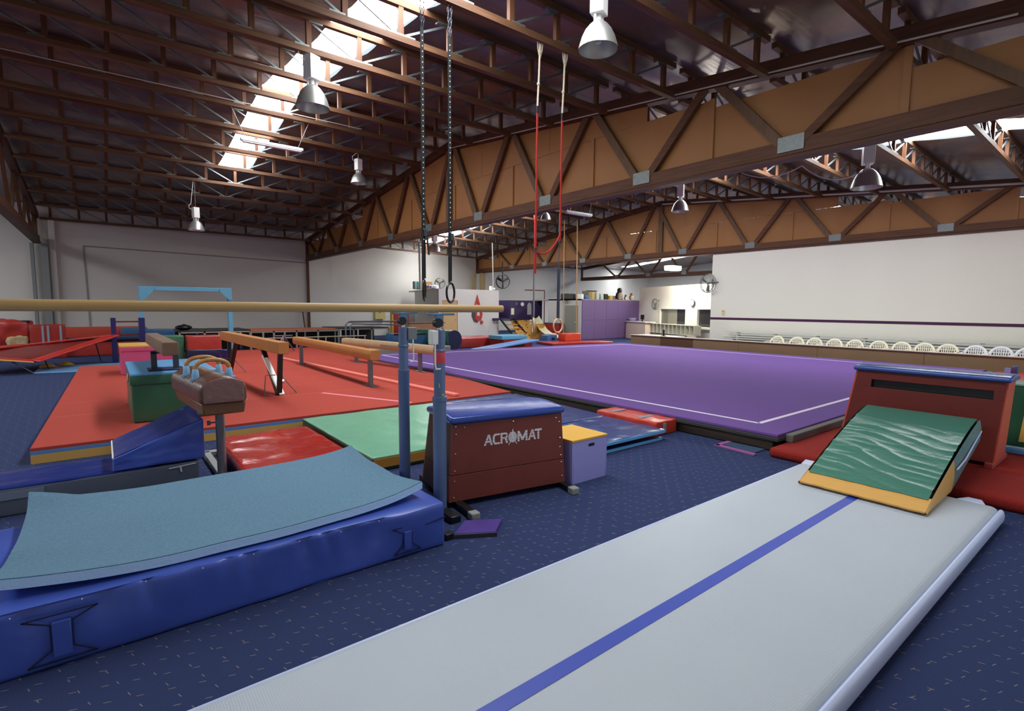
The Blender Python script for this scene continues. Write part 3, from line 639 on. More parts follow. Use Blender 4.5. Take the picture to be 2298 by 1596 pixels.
# --- parallel bars
M_rail = wood('rail_wood', (206, 172, 118), (186, 146, 92), .45, (.6, 14, 14)); M_bluep = mat('blue_grey_enamel', (96, 116, 152), .3, spec=.5, metal=.1)
t = thing('parallel_bars', 'wooden parallel bars on blue steel uprights, spanning in front at eye level', 'gym apparatus', (1, 3.5, 0))
RZ = 1.474
for y, dz in ((3.2, .012), (3.76, .004)):
    put('rail', G().tube([(-1.1, y, RZ+dz+.01), (.7, y, RZ+dz+.004), (2.415 if y < 3.5 else 2.5, y, RZ+dz)], .02, 20, flat=(.0265, .022)), M_rail, t)
for y, x in ((3.2, 1.86), (3.76, 1.86), (3.2, -.62), (3.76, -.62)):
    u = put('upright', G().lathe([(.001, 0), (.048, 0), (.048, .83), (.052, .832), (.052, .86), (.04, .862), (.04, 1.335), (.036, 1.34), (.001, 1.34)], (x, y, 0), 24) if y < 3.5 else G().lathe([(.001, 0), (.044, 0), (.044, .98), (.047, .985), (.047, 1.0), (.037, 1.002), (.037, 1.335), (.001, 1.34)], (x, y, 0), 24), M_bluep, t)
    put('collar', G().lathe([(.041, 0), (.044, .004), (.044, .014), (.041, .018)], (x, y, 1.18), 20), M_bluep, u)
    hd = put('saddle', G().box(x-.03, x+.03, y-.012, y+.012, 1.36, RZ-.02).box(x-.09, x+.12, y-.014, y+.014, RZ-.036, RZ-.022), mat('saddle_steel', (92, 130, 160), .35, metal=.4) if 'saddle_steel' not in MATS else MATS['saddle_steel'], u, bevel=.003)
    put('pivot', G().lathe([(.001, -.022), (.032, -.022), (.036, 0), (.032, .022), (.001, .022)], (x-.012, y, 1.385), 16, 'y'), M_black, u)
    put('neck', G().cyl((x, y, 1.33), (x+.004, y, 1.4), .014, 10), M_chrome, u)
    put('lock_box', G().box(x-.085 if y < 3.5 else x+.02, x-.035 if y < 3.5 else x+.095, y-.05, y+.01, 1.235, 1.335), M_lampw if y < 3.5 else M_colm, u, bevel=.006)
    put('lever', G().tube([(x-.06 if y < 3.5 else x+.06, y-.045, 1.24), (x-.062 if y < 3.5 else x+.062, y-.05, 1.1), (x-.055 if y < 3.5 else x+.058, y-.05, 1.065), (x-.02 if y < 3.5 else x+.03, y-.05, 1.065)], .006, 8), M_white, u)
u = [o for o in kids(t) if o.name.startswith('upright')]
put('tape', G().lathe([(.0408, 0), (.0412, .001), (.0412, .1), (.0408, .101)], (1.86, 3.2, 1.1), 24), mat('pink_red_tape', (214, 72, 84), .6), u[0])
put('sticker', G().box(1.855, 1.875, 3.1585, 3.16, .87, .885).box(1.835, 1.85, 3.165, 3.17, .93, .96), mat('bright_sticker', (160, 190, 60), .6), u[0], smooth=False)
for x in (1.86, -.62): put('base_bar', G().box(x-.04, x+.04, 2.98, 4.0, 0, .05), M_black, t, bevel=.006)
# --- inflatable air track
def airtrack():
    m = mat('pale_grey_weave', (180, 188, 196), .42, spec=.4, var=(2.5, .25), var_col=(168, 178, 190)); nt = m.node_tree; N = nt.nodes; L = nt.links
    tc = N.new('ShaderNodeTexCoord'); a = N.new('ShaderNodeTexVoronoi'); a.inputs['Scale'].default_value = 110; L.new(tc.outputs['Object'], a.inputs['Vector'])
    try: a.inputs['Randomness'].default_value = .15
    except Exception: pass
    bp = N.new('ShaderNodeBump'); bp.inputs['Strength'].default_value = .35; bp.inputs['Distance'].default_value = .004; L.new(a.outputs['Distance'], bp.inputs['Height']); L.new(bp.outputs[0], N['Principled BSDF'].inputs['Normal']); return m
t = thing('air_track', 'long pale grey inflatable tumbling track with blue centre line', 'air track', (2, 1.35, 0))
def trk(q, n): return (q.x, q.y+.06*(q.x-2)/5*0, q.z)
put('chamber', G().soft((-1.6, .665, 0), (4.92, 1.995, .12), .045, .25), airtrack(), t, ang=80)
M_side = mat('pale_lilac_vinyl', (206, 216, 246), .4)
for y, s in ((.66, -1), (1.99, 1)):
    put('side_band', G().tube([(-1.6+.25*k, y+s*.004, .058) for k in range(27)], .05, 14, flat=(.05, .022)), M_side, t)
put('centre_line', G().bar((-1.6, 1.325, .1208), (4.86, 1.375, .1208), .066, .002), mat('blue_line', (48, 72, 176), .45), t, smooth=False)
put('end_flap', G().hexa([(4.9, .74, .085), (5.03, .78, .1), (5.03, .86, .1), (4.9, .9, .085), (4.9, .74, .118), (5.03, .78, .11), (5.03, .86, .11), (4.9, .9, .118)]), M_side, t, bevel=.004)
put('end_flap', G().hexa([(4.9, 1.88, .085), (5.08, 1.93, .1), (5.08, 2.03, .1), (4.9, 1.99, .085), (4.9, 1.88, .118), (5.08, 1.93, .11), (5.08, 2.03, .11), (4.9, 1.99, .118)]), M_side, t, bevel=.004)
# --- green satin wedge with ochre border
M_satin = mat('satin_green', (70, 124, 106), .3, spec=.7, bump=(30, .12)); M_och = mat('ochre_canvas', (216, 164, 84), .5, bump=(8, .4))
def wr(x, y): # long diagonal folds of the loose satin cover
    s1 = x-.34*y+.09*noise.noise(Vector((x*2.2, y*2.2, 1)))
    r1 = 1-abs(sin(pi*s1/.15)); r2 = 1-abs(sin(pi*(x-.1*y+.07*noise.noise(Vector((x*3, y*3, 7))))/.085))
    m1 = max(0, noise.noise(Vector((x*2.6, y*3.4, 3)))+.35); m2 = max(0, noise.noise(Vector((x*3.5, y*4, 11)))+.1)
    return (.03*r1**1.5*m1+.016*r2**1.6*m2)*min(1, (x-4.38)*4)*min(1, max(0, (5.66-x)*4))
def gh(u): return .135+.41*(1-(1-u)**1.3) if u < 1 else .545     # height of the slope, u 0..1 toward the box
t = thing('foam_wedge', 'crumpled green satin wedge with ochre border on the air track', 'wedge', (5, 1.4, .12))
XW0, XW1 = 4.27, 5.92
def slope(u, v): x = XW0+(XW1-XW0)*u; return (x, .94+.04*u+(.8+.06*u)*v, gh(u))
def gsat(u, v):
    U = .085+.915*u; p = slope(U, .02+.96*v); return (p[0], p[1], p[2]+.012+wr(p[0], p[1])+.006)
put('satin_top', G().sheet(110, 70, gsat), M_satin, t, ang=180)
put('border', G().sheet(6, 20, lambda u, v: (lambda p: (p[0], p[1], p[2]+.014+.004*noise.noise(Vector((p[0]*9, p[1]*12, 0)))))(slope(.1*u, v)), .012), M_och, t)
side = [(XW0, .122)]+[(XW0+(XW1-XW0)*k/12, gh(k/12)+.01) for k in range(13)]+[(XW1+.05, .4), (XW1-.35, .125)]
KK = (5.02-XW0)/(XW1-XW0)
def sidesheet(v, k0, k1, zb0, zb1, off):
    g = G(); d = -1 if v == 0 else 1
    def f(a, c):
        u = k0+(k1-k0)*a; p = slope(u, v); zb = zb0+(zb1-zb0)*a; xb = p[0]+(off*a)
        zt = p[2]+.016; q = (p[0]+(xb-p[0])*(1-c), p[1]+d*.012*sin(pi*c), zb+(zt-zb)*c); return q
    return g.sheet(12, 6, f)
for v in (0, 1):
    put('side_gusset', sidesheet(v, 0, KK, .123, .124, -.0), M_och, t)
    put('side_cover', sidesheet(v, KK, 1, .124, .36, .06), mat('teal_satin', (84, 138, 136), .35, bump=(9, .5)) if 'teal_satin' not in MATS else MATS['teal_satin'], t)
put('back_cover', G().hexa([(5.02, .97, .125), (5.04, .97, .125), (5.04, 1.76, .125), (5.02, 1.76, .125), (XW1-.01, .985, .55), (XW1+.05, .985, .36), (XW1+.05, 1.84, .36), (XW1-.01, 1.84, .55)]), M_satin, t)
put('seam_cord', G().tube([(5.03, .935, .3), (5.3, .94, .33), (5.6, .95, .4), (5.93, .965, .46)], .006, 6), M_side, t)
# --- big red vault box on the right
M_rbox = mat('red_painted_board', (104, 32, 24), .5, spec=.4, var=(4, .2), bump=(30, .05)); M_orb = mat('lit_end_board', (196, 82, 58), .5)  # brighter orange-red copy puts the daylight on the ends into colour
t = thing('vault_box', 'tall red trapezoid vault box with blue top and long dark slot', 'vault box', (6.45, 1.45, .1))
def vb(y, z, x): return (x, y, z)
pf = [(.92, .14), (2.13, .14), (2.03, .87), (.88, .87)]
slotz = (.715, .775)
fx = lambda z: 6.17+.07*(z-.1)/.8
# front board built around the slot
def vp(y, z, d): return (fx(z)+d, y, z)
def yl(z): k = (z-.14)/.73; return .92-.04*k, 2.13-.1*k
def vslab(za, zb, ya=None, yb=None):
    a0, a1 = yl(za); b0, b1 = yl(zb)
    if ya is not None: a0, b0 = ya, ya
    if yb is not None: a1, b1 = yb, yb
    return G().hexa([vp(a0, za, 0), vp(a0, za, .02), vp(a1, za, .02), vp(a1, za, 0), vp(b0, zb, 0), vp(b0, zb, .02), vp(b1, zb, .02), vp(b1, zb, 0)])
put('front_board', vslab(.14, .705), M_rbox, t, bevel=.002); put('front_board', vslab(.785, .87), M_rbox, t, bevel=.002)
put('front_board', vslab(.705, .785, None, .955), M_rbox, t, bevel=.002); put('front_board', vslab(.705, .785, 1.9, None), M_rbox, t, bevel=.002)
put('slot_liner', G().box(6.27, 6.28, .93, 1.95, .68, .81), M_black, t, smooth=False)
put('rear_board', G().hexa([(6.66, .92, .14), (6.68, .92, .14), (6.68, 2.13, .14), (6.66, 2.13, .14), (6.57, .88, .87), (6.59, .88, .87), (6.59, 2.03, .87), (6.57, 2.03, .87)]), M_rbox, t)
for yb0, yt in ((.905, .865), (2.13, 2.03)):
    put('end_board', G().hexa([(6.2, yb0, .14), (6.66, yb0, .14), (6.66, yb0+.02, .14), (6.2, yb0+.02, .14), (6.26, yt, .87), (6.57, yt, .87), (6.57, yt+.02, .87), (6.26, yt+.02, .87)]), M_orb, t)
put('padded_top', G().soft((6.21, .84, .868), (6.62, 2.07, .915), .022, .06, lambda q, n: (q.x, q.y, q.z+(.018*(1-((q.x-6.415)/.2)**2) if q.z > .89 else 0))), mat('pale_blue_gloss_vinyl', (52, 80, 150), .25, spec=.6), t, ang=60)
for y in (.93, 2.06): put('skid', G().box(6.12, 6.75, y-.03, y+.03, .102, .145), mat('faded_red_timber', (160, 62, 56), .6) if 'faded_red_timber' not in MATS else MATS['faded_red_timber'], t, bevel=.004)
# --- dark red mats below it
M_dred = mat('dark_red_carpet', (150, 44, 38), .85, spec=.15, var=(60, .3), bump=(80, .2))
t = thing('landing_mat', 'wide dark red mat beneath the tall red vault box', 'gym mat', (7, 1.5, 0))
put('cover', G().soft((5.26, -.6, 0), (9.6, 2.46, .102), .04, .3), M_dred, t)
put('seam', G().bar((7.9, -.6, .1025), (7.6, .75, .1025), .015, .002), mat('dark_seam', (84, 20, 20), .9), t, smooth=False)
# green and yellow mats, blue block and small frame behind the tall vault box
t = thing('foam_block', 'dark green upright mat with yellow side, behind the tall red vault box', 'foam block', (7.6, .8, .1))
put('cover', G().soft((7.15, .45, .103), (7.5, 1.03, .76), .02, .1, amp=.01, sc=6), M_green, t)
put('top_cover', G().soft((7.14, .44, .75), (7.52, 1.04, .775), .01, .1), mat('sage_vinyl', (96, 140, 124), .4), t)
put('side_panel', G().hexa([(7.13, .6, .2), (7.15, .6, .2), (7.15, .88, .2), (7.13, .88, .2), (7.12, .5, .66), (7.15, .5, .66), (7.15, .84, .66), (7.12, .84, .66)]), M_yel, t)
t = thing('foam_beam', 'light blue foam beam lying behind the tall red vault box', 'foam beam', (7.9, .6, .1))
put('body', G().soft((6.95, .1, .103), (7.1, 1.06, .16), .015, .1), M_lblue, t); put('top_strip', G().box(7.0, 7.03, .12, 1.04, .158, .164), M_white, t, smooth=False)
# ================================================================== purple sprung floor
M_pur = mat('purple_carpet', (110, 80, 146), .85, spec=.15, var=(.8, .2), var_col=(102, 72, 138), bump=(90, .2)); M_wl = mat('white_border_line', (226, 214, 232), .8); M_dk = mat('charcoal_edge_foam', (54, 54, 52), .8); M_gr = mat('grey_edge_foam', (104, 102, 98), .8)
M_brd = wood('floor_frame_timber', (104, 92, 78), (80, 70, 60), .7)
t = thing('sprung_floor', 'purple carpeted sprung floor with white border line', 'gym floor', (10, 7.5, 0))
Ai, Bi, Ci, Di = (5.84, 2.85), (5.80, 13.0), (14.68, 12.15), (14.65, 2.95)
Ao, Bo, Co, Do = (5.45, 2.46), (5.22, 13.6), (15.3, 12.75), (15.3, 2.5)
def quad(pts, z0, z1): return G().hexa([(p[0], p[1], z0) for p in pts]+[(p[0], p[1], z1) for p in pts])
def inset(pts, d):
    c = (sum(p[0] for p in pts)/4, sum(p[1] for p in pts)/4); return [(p[0]+(d if p[0] < c[0] else -d), p[1]+(d if p[1] < c[1] else -d)) for p in pts]
O = [Ao, Do, Co, Bo]
put('carpet', quad(O, .165, .2), M_pur, t, bevel=.008)
put('foam_edge', quad(inset(O, -.012), .12, .165), M_dk, t, bevel=.01)
put('timber_base', quad(inset(O, .09), 0, .12), M_brd, t, smooth=False)
for a, b in ((Ai, Bi), (Bi, Ci), (Ci, Di), (Di, Ai)): put('border_line', G().bar((a[0], a[1], .2008), (b[0], b[1], .2008), .055, .002), M_wl, t, smooth=False)
for x, y, mm, z in ((2.40, 2.28, M_gr, .05), (2.28, 2.16, M_dk, .045)): put('edge_ramp', G().hexa([(5.6, y, 0), (15.2, y, 0), (15.2, x, 0), (5.6, x, 0), (5.6, y, z*1.0+.055), (15.2, y, z+.055), (15.2, x, z+.09), (5.6, x, z+.09)]), mm, t, smooth=False) if False else None
put('edge_strip', G().box(5.62, 15.2, 2.38, 2.46, .1, .185), M_gr, t, bevel=.01)
# small tile mat with a pink border by the corner
t = thing('tile_mat', 'thin teal mat with pink border lying at the purple floor corner', 'gym mat', (5.4, 2.8, 0))
put('face', G().hexa([(5.22, 2.6, 0), (5.5, 2.6, 0), (5.62, 2.98, 0), (5.3, 2.98, 0), (5.22, 2.6, .012), (5.5, 2.6, .012), (5.62, 2.98, .012), (5.3, 2.98, .012)]), mat('teal_grey_rubber', (58, 76, 104), .7), t, smooth=False)
put('border', G().bar((5.2, 2.56, .008), (5.24, 3.02, .008), .05, .014).bar((5.21, 3.0, .008), (5.66, 3.0, .008), .05, .014), mat('mauve_border', (160, 92, 150), .7), t, smooth=False)
# ================================================================== balance beams, blocks and frames of the middle ground
M_sue = mat('tan_suede', (178, 122, 72), .75, spec=.2, bump=(60, .1), var=(4, .3), var_col=(150, 98, 56)); M_sued = mat('dark_suede', (120, 92, 72), .75, bump=(60, .1), var=(4, .3)); M_suel = mat('pale_suede', (182, 156, 118), .75, bump=(60, .1), var=(4, .2))
def beambody(x0, y0, x1, y1, z0, z1, w, m, t, oct_=False):
    def prof(c): return [(-w*.38, z0), (w*.38, z0), (w*.5, z0+(z1-z0)*.3), (w*.5, z1-(z1-z0)*.3), (w*.4, z1), (-w*.4, z1), (-w*.5, z1-(z1-z0)*.3), (-w*.5, z0+(z1-z0)*.3)] if oct_ else [(-w*.46, z0), (w*.46, z0), (w*.5, z0+.02), (w*.5, z1-.02), (w*.46, z1), (-w*.46, z1), (-w*.5, z1-.02), (-w*.5, z0+.02)]
    p = prof(0); n = 8
    vs = [(x0+a, y0, b) for a, b in p]+[(x1+a, y1, b) for a, b in p]
    g = G().add(vs, [tuple(range(n)), tuple(range(2*n-1, n-1, -1))]+[(i, n+i, n+(i+1) % n, (i+1) % n)[::1] for i in range(n)])
    return put('beam_body', g, m, t, bevel=.008)
# low practice beam standing on the green block
t = thing('balance_beam', 'short dark brown beam on grey steel legs standing on the green block', 'balance beam', (.5, 7.6, .72))
beambody(.575, 6.9, .55, 9.3, .93, 1.08, .155, M_sued, t)
M_dst = mat('dark_steel', (66, 72, 82), .4, metal=.4)
put('leg', G().box(.42, .48, 7.45, 7.5, .735, .95), M_dst, t, bevel=.003); put('leg', G().box(.64, .7, 7.45, 7.5, .735, .95), M_dst, t, bevel=.003); put('cross_bar', G().box(.42, .7, 7.45, 7.5, .915, .935), M_dst, t, bevel=.003)
put('base_plate', G().box(.38, .74, 7.32, 7.62, .722, .738), M_navy, t, bevel=.003)

# green block
t = thing('foam_block', 'green vinyl block with light blue top carrying the short beam', 'foam block', (.6, 8, .15))
put('cover', G().soft((.21, 7.2, .15), (1.06, 8.8, .7), .02, .1, amp=.008, sc=4), M_green, t); put('top_cover', G().soft((.205, 7.195, .685), (1.065, 8.805, .72), .012, .2), M_lblue, t)
put('flap', G().soft((.2, 7.185, .59), (1.07, 7.2, .69), .006, .08, amp=.008, sc=7), M_green, t); put('handle_strap', G().tube([(.2, 7.5, .68), (.19, 7.56, .6), (.195, 7.7, .58), (.2, 7.8, .66)], .008, 6), M_rope, t)
# pink block
t = thing('foam_block', 'pink vinyl block with yellow top behind the green block', 'foam block', (.7, 12.6, .15))
put('cover', G().soft((.22, 12.3, .15), (1.13, 13.2, .69), .02, .1, amp=.01, sc=4), M_pink, t); put('top_cover', G().soft((.21, 12.29, .675), (1.14, 13.21, .715), .012, .2), M_yel, t)
put('flap', G().soft((.23, 12.285, .6), (1.12, 12.3, .68), .006, .1, amp=.008, sc=7), M_pink, t); put('corner_strip', G().box(1.125, 1.15, 12.28, 12.32, .16, .7), M_yel, t, smooth=False)
# adjustable beam on black A-frame legs
def dynabeam():
    t = thing('balance_beam', 'tan suede balance beam on folding black and white legs', 'balance beam', (2, 9.8, .15))
    beambody(2.05, 8.0, 1.93, 12.0, .79, .965, .15, M_sue, t)
    for y, s in ((8.35, 1), (11.5, -1)):
        x = 2.03 if s > 0 else 1.94
        put('leg', G().bar((x-.02, y+.75*s, .8), (x+.0, y-.05*s, .16), .05, .07, (1, 0, 0)), M_black, t, bevel=.004)
        put('leg', G().bar((x+.02, y-.15*s, .79), (x+.0, y-.1*s, .16), .055, .07, (1, 0, 0)), M_black, t, bevel=.004)
        if s > 0: put('leg_cover', G().bar((x-.03, y+.62, .7), (x+.03, y-.14, .16), .035, .075, (1, 0, 0)), M_white, t, bevel=.004, label='white leg cover')
        put('stay', G().tube([(x-.02, y, .45), (x-.16, y-.0, .45), (x-.19, y-.02, .155)], .008, 6), M_steel, t); put('stay', G().tube([(x+.03, y, .45), (x+.05, y, .45), (x+.27, y-.02, .155)], .008, 6), M_steel, t)
        put('clamp', G().lathe([(.001, -.02), (.03, -.015), (.03, .015), (.001, .02)], (x+.05, y-.12*s, .36), 10, 'x'), M_chrome, t)
dynabeam()
# low round-edged tan beam
def lowbeam(label, x0, y0, x1, y1, z0, z1, w, m, legx, legs, oct_=True):
    t = thing('balance_beam', label, 'balance beam', ((x0+x1)/2, (y0+y1)/2, .15)); beambody(x0, y0, x1, y1, z0, z1, w, m, t, oct_)
    for y in legs:
        k = (y-y0)/(y1-y0); x = x0+(x1-x0)*k
        put('leg', G().box(x-.035, x+.035, y-.035, y+.035, .15, z0), M_steel, t, bevel=.004); put('foot_plate', G().box(x-.05, x+.05, y-.2, y+.2, .15, .162), M_steel, t, smooth=False)
    return t
lowbeam('low orange-tan beam on grey steel posts in the middle of the red mat', 3.5, 8.1, 3.53, 12.65, .605, .775, .185, M_sue, None, (8.32, 12.3))
tb = lowbeam('pale beige balance beam beyond the orange-tan one, beside the purple floor', 5.22, 8.95, 4.67, 12.6, .54, .715, .2, M_suel, None, (9.6, 12.1))
g = G()
for k in range(7): g.bar((5.03-.045*k*.5, 10.3+.16*k*.5, .6+.01*(k % 2)), (5.03-.045*(k+.7)*.5, 10.3+.16*(k+.7)*.5, .655-.012*(k % 3)), .01, .012, (1, 0, 0))
put('faded_print', G().bar((4.905, 10.15, .63), (4.80, 10.85, .63), .004, .05), mat('faded_brown_print', (140, 112, 86), .8), tb, smooth=False)
# pipe stand behind the beams
t = thing('pipe_stand', 'small grey pipe trestle behind the orange-tan beam', 'stand', (3.6, 16, .15))
for dx in (-.16, -.05, .12, .22): put('leg', G().cyl((4.1, 16.0, .62), (4.1+dx*1.6, 16+.2*(1 if dx > 0 else -1), .15), .018, 8), M_steel, t)
put('top_bar', G().cyl((3.85, 16, .62), (4.35, 16, .62), .02, 8), M_steel, t)
# navy ladder frame
t = thing('ladder_frame', 'navy blue wooden frame with two thin red rungs behind the pink block', 'frame', (.5, 16.75, 0))
M_nvp = paint('navy_paint', (34, 30, 92), .4)
put('post', G().box(.14, .25, 16.7, 16.8, 0, 1.15), M_nvp, t, bevel=.008); put('post', G().box(.72, .86, 16.7, 16.8, 0, 1.15), M_nvp, t, bevel=.008)
for z in (1.05, .72): put('rung', G().cyl((.25, 16.75, z), (.72, 16.75, z), .018, 10), mat('maroon_paint', (110, 34, 40), .4) if z > 1 else MATS['maroon_paint'], t)
# tall light blue portal frame
M_fb = paint('sky_blue_paint', (98, 164, 196), .45)
t = thing('portal_frame', 'tall light blue steel goal frame with corner gussets in front of the wall', 'frame', (1.9, 17, 0))
put('post', G().box(.77, .86, 16.92, 17.08, 0, 1.93), M_fb, t, bevel=.006); put('post', G().box(2.86, 2.97, 16.92, 17.08, 0, 1.93), M_fb, t, bevel=.006)
put('crossbar', G().box(.77, 2.97, 16.94, 17.06, 1.87, 1.98), M_fb, t, bevel=.006)
put('gusset', G().prism([(.78, 1.6), (.86, 1.6), (1.1, 1.87), (1.1, 1.97), (.78, 1.97)], 'y', 16.89, 16.92), M_fb, t, smooth=False); put('gusset', G().prism([(2.96, 1.64), (2.89, 1.64), (2.66, 1.87), (2.66, 1.97), (2.96, 1.97)], 'y', 16.89, 16.92), M_fb, t, smooth=False)
# blocks between frame and beams
def block(label, lo, hi, m, extra=None):
    t = thing('foam_block', label, 'foam block', ((lo[0]+hi[0])/2, (lo[1]+hi[1])/2, lo[2])); put('cover', G().soft(lo, hi, .02, .15, amp=.012, sc=5), m, t, ang=60); return t
t = block('red and navy vinyl block behind the short beam', (1.62, 15.0, .151), (2.35, 15.6, .72), M_red)
put('lower_panel', G().soft((1.6, 14.98, .155), (2.37, 15.62, .38), .02, .12, amp=.012, sc=6), M_navy, t); put('corner_tab', G().box(2.36, 2.4, 14.97, 15.0, .152, .27), M_yel, t, smooth=False)
block('green vinyl block next to the red and navy one', (1.05, 15.4, 0), (1.58, 16.0, .72), vinyl('bottle_green_vinyl', (62, 112, 84)))
block('long blue foam block lying against the far wall behind the blue frame', (.95, 19.6, 0), (2.45, 20.2, .72), vinyl('steel_blue_vinyl', (54, 98, 140)))
t = thing('bucket', 'small navy bucket on the red mat near the folding beam leg', 'bucket', (2.22, 13.6, .15)); put('shell', G().lathe([(.001, 0), (.12, 0), (.15, .3), (.14, .3), (.11, .02), (.001, .02)], (2.22, 13.6, .15), 16), M_nvp, t); put('rim', G().tube([(2.22+.15*cos(2*pi*k/16), 13.6+.15*sin(2*pi*k/16), .45) for k in range(16)], .01, 6, True), M_nvp, t)
# ------------------------------------------------------------------ left edge: pads, trampette, strips
t = thing('crash_mat', 'sagging red vinyl crash mat with torn cover at the far left', 'gym mat', (-2.3, 19.5, 0))
put('cover', G().soft((-3.2, 19.2, .02), (-1.6, 20.1, 1.0), .04, .07, amp=.14, sc=2.6), M_red, t, ang=70); put('top_edge', G().box(-3.2, -1.64, 19.3, 20.0, 1.0, 1.03), M_navy, t, bevel=.01)
put('exposed_foam', G().soft((-2.05, 19.02, .25), (-1.62, 19.2, .62), .03, .05, amp=.05, sc=9), mat('torn_cream_foam', (176, 152, 112), .9, bump=(14, .9)), t)
t = thing('padded_panel', 'upright red padded panel with grey vertical straps at the left', 'gym mat', (-1.3, 19.2, .0))
put('pad', G().soft((-1.58, 19.0, .0), (-.84, 19.15, .93), .03, .12), vinyl('brick_red_vinyl', (158, 40, 32)), t)
for x in (-1.31, -1.2, -.94): put('strap', G().box(x-.025, x+.025, 18.985, 19.0, .2, .9), MATS['grey_webbing'], t, smooth=False)
t = thing('trampette', 'red padded mini trampoline with folded steel legs at left edge', 'trampoline', (-1.5, 15.4, 0))
fr = [(-2.7, 15.3, .46), (-1.2, 15.0, .27), (.2, 16.45, .72), (-1.5, 17.2, .5)]
def padstrip(a, b, w): return G().soft((0, -w/2, -.02), (1, w/2, .02), .015, .1, lambda q, n: tuple(Vector(a).lerp(Vector(b), q.x)+Vector((Vector(b)-Vector(a)).normalized().cross(Vector((0, 0, 1)))*q.y)+Vector((0, 0, q.z+.01*noise.noise(Vector((q.x*9, q.y*5, 2)))))))
M_trr = vinyl('trampette_red', (184, 40, 30))
for k in range(4): put('frame_pad', padstrip(fr[k], fr[(k+1) % 4], .3), M_trr, t, ang=80)
put('bed', G().sheet(6, 6, lambda u, v: tuple((Vector(fr[0]).lerp(Vector(fr[1]), u)).lerp(Vector(fr[3]).lerp(Vector(fr[2]), u), v)-Vector((0, 0, .03+.05*sin(pi*u)*sin(pi*v)))), .004), vinyl('trampette_bed', (120, 36, 30)), t)
put('lit_edge_strip', G().tube([(-2.7, 15.13, .45), (-1.2, 14.84, .26)], .014, 6), M_yel, t)  # yellow tube paints the lit strip along the pad edge
put('leg', G().tube([(-1.62, 15.1, .32), (-1.22, 14.95, .02), (-1.02, 15.6, .02), (-1.08, 15.5, .3)], .014, 8), M_dst, t); put('leg', G().tube([(-.2, 16.9, .6), (-.1, 17.2, .02), (.05, 16.7, .02)], .014, 8), M_dst, t)
t = thing('mat_strip', 'light blue foam strip lying on the carpet beyond the red mat', 'gym mat', (-.5, 15.6, 0)); put('strip', G().hexa([(-1.24, 14.95, 0), (.3, 14.62, 0), (1.0, 16.3, 0), (-1.2, 16.5, 0), (-1.24, 14.95, .03), (.3, 14.62, .03), (1.0, 16.3, .03), (-1.2, 16.5, .03)]), M_lblue, t, bevel=.01)
t = thing('landing_mat', 'low red vinyl mat stretching left of the navy ladder frame', 'gym mat', (-.4, 20, 0)); put('cover', G().soft((-1.9, 19.3, 0), (.95, 20.0, .42), .03, .2, amp=.015), M_red, t)
t = thing('folding_mat', 'flat navy mat lying on the low red mat by the left wall', 'gym mat', (-.1, 19.4, .42)); put('leaf', G().soft((-1.0, 19.2, .425), (.95, 19.95, .52), .03, .2, amp=.01), M_navy, t)
t = thing('landing_mat', 'red mat standing on its edge against the wall behind the ladder frame', 'gym mat', (.1, 21, 0)); put('cover', G().soft((-1.05, 21.0, 0), (1.1, 21.25, .78), .03, .2), vinyl('coral_red_vinyl', (190, 70, 50)), t)
t = thing('foam_block', 'steel blue foam block between the posts of the navy ladder frame', 'foam block', (.9, 20.6, 0)); put('cover', G().soft((.42, 20.5, 0), (1.12, 20.8, .75), .02, .2), MATS['steel_blue_vinyl'], t)
for k, (x, y) in enumerate(((-1.06, 15.95), (-.75, 16.2))):
    t = thing('cone_marker', 'small flat yellow marker, %s under the mini trampoline' % ('left one' if k == 0 else 'right one'), 'marker', (x, y, 0), 'yellow markers'); put('disc', G().lathe([(.001, .0), (.16, 0), (.06, .07), (.001, .07)], (x, y, .055), 14), M_yel, t)
# ------------------------------------------------------------------ long black trestle trampolines in front of the far wall
M_trf = mat('grey_tube', (150, 150, 140), .45, metal=.3)
def trestle(label, x0, x1, y0, y1, z, top_m, n):
    t = thing('tumble_table', label, 'trampoline', ((x0+x1)/2, (y0+y1)/2, 0)); put('bed', G().soft((x0, y0, z-.03), (x1, y1, z+.01), .015, .3), top_m, t)
    put('frame_rail', G().box(x0, x1, y0-.03, y0, z-.07, z-.03), M_trf, t, smooth=False); put('frame_rail', G().box(x0, x1, y1, y1+.03, z-.07, z-.03), M_trf, t, smooth=False)
    for k in range(n+1):
        x = x0+(x1-x0)*k/n; put('leg', G().box(x-.025, x+.025, y0-.03, y0+.02, 0, z-.03), M_trf, t, smooth=False)
        if k < n: put('safety_net', G().box(x+.03, x0+(x1-x0)*(k+1)/n-.03, y1-.1, y1-.08, .02, z-.08), M_black, t, smooth=False)
    return t
trestle('long black trampoline bed on grey legs behind the folding beam', 1.7, 3.55, 17.55, 19.2, .745, M_black, 3)
trestle('long red edged trampoline bed on grey legs in front of the far wall', 3.6, 6.4, 17.9, 19.4, .70, mat('oak_red_pad', (170, 90, 60), .6), 4)
trestle('black trampoline bed on grey legs under the chrome handrail', 6.45, 8.5, 18.4, 19.8, .71, M_black, 3)
t = thing('dark_bag', 'black bag lying on the black trampoline bed', 'bag', (1.8, 18, .755)); put('bag', G().ball((1.85, 18, .83), .1, (2.2, 1.5, .8)), M_black, t); put('strap', G().tube([(1.7, 17.9, .85), (1.85, 17.85, .93), (2.0, 17.9, .86)], .012, 6), M_strapB, t)
t = thing('low_trestle', 'low grey pipe barrier running along the far edge of the red mat', 'barrier', (4, 17.45, 0))
put('rail', G().cyl((2.9, 17.42, .47), (7.2, 17.42, .47), .02, 8), mat('beige_tube', (176, 162, 136), .5), t)
for x in (2.95, 4.4, 5.8, 7.15): put('post', G().cyl((x, 17.42, 0), (x, 17.42, .47), .02, 8), MATS['beige_tube'], t)
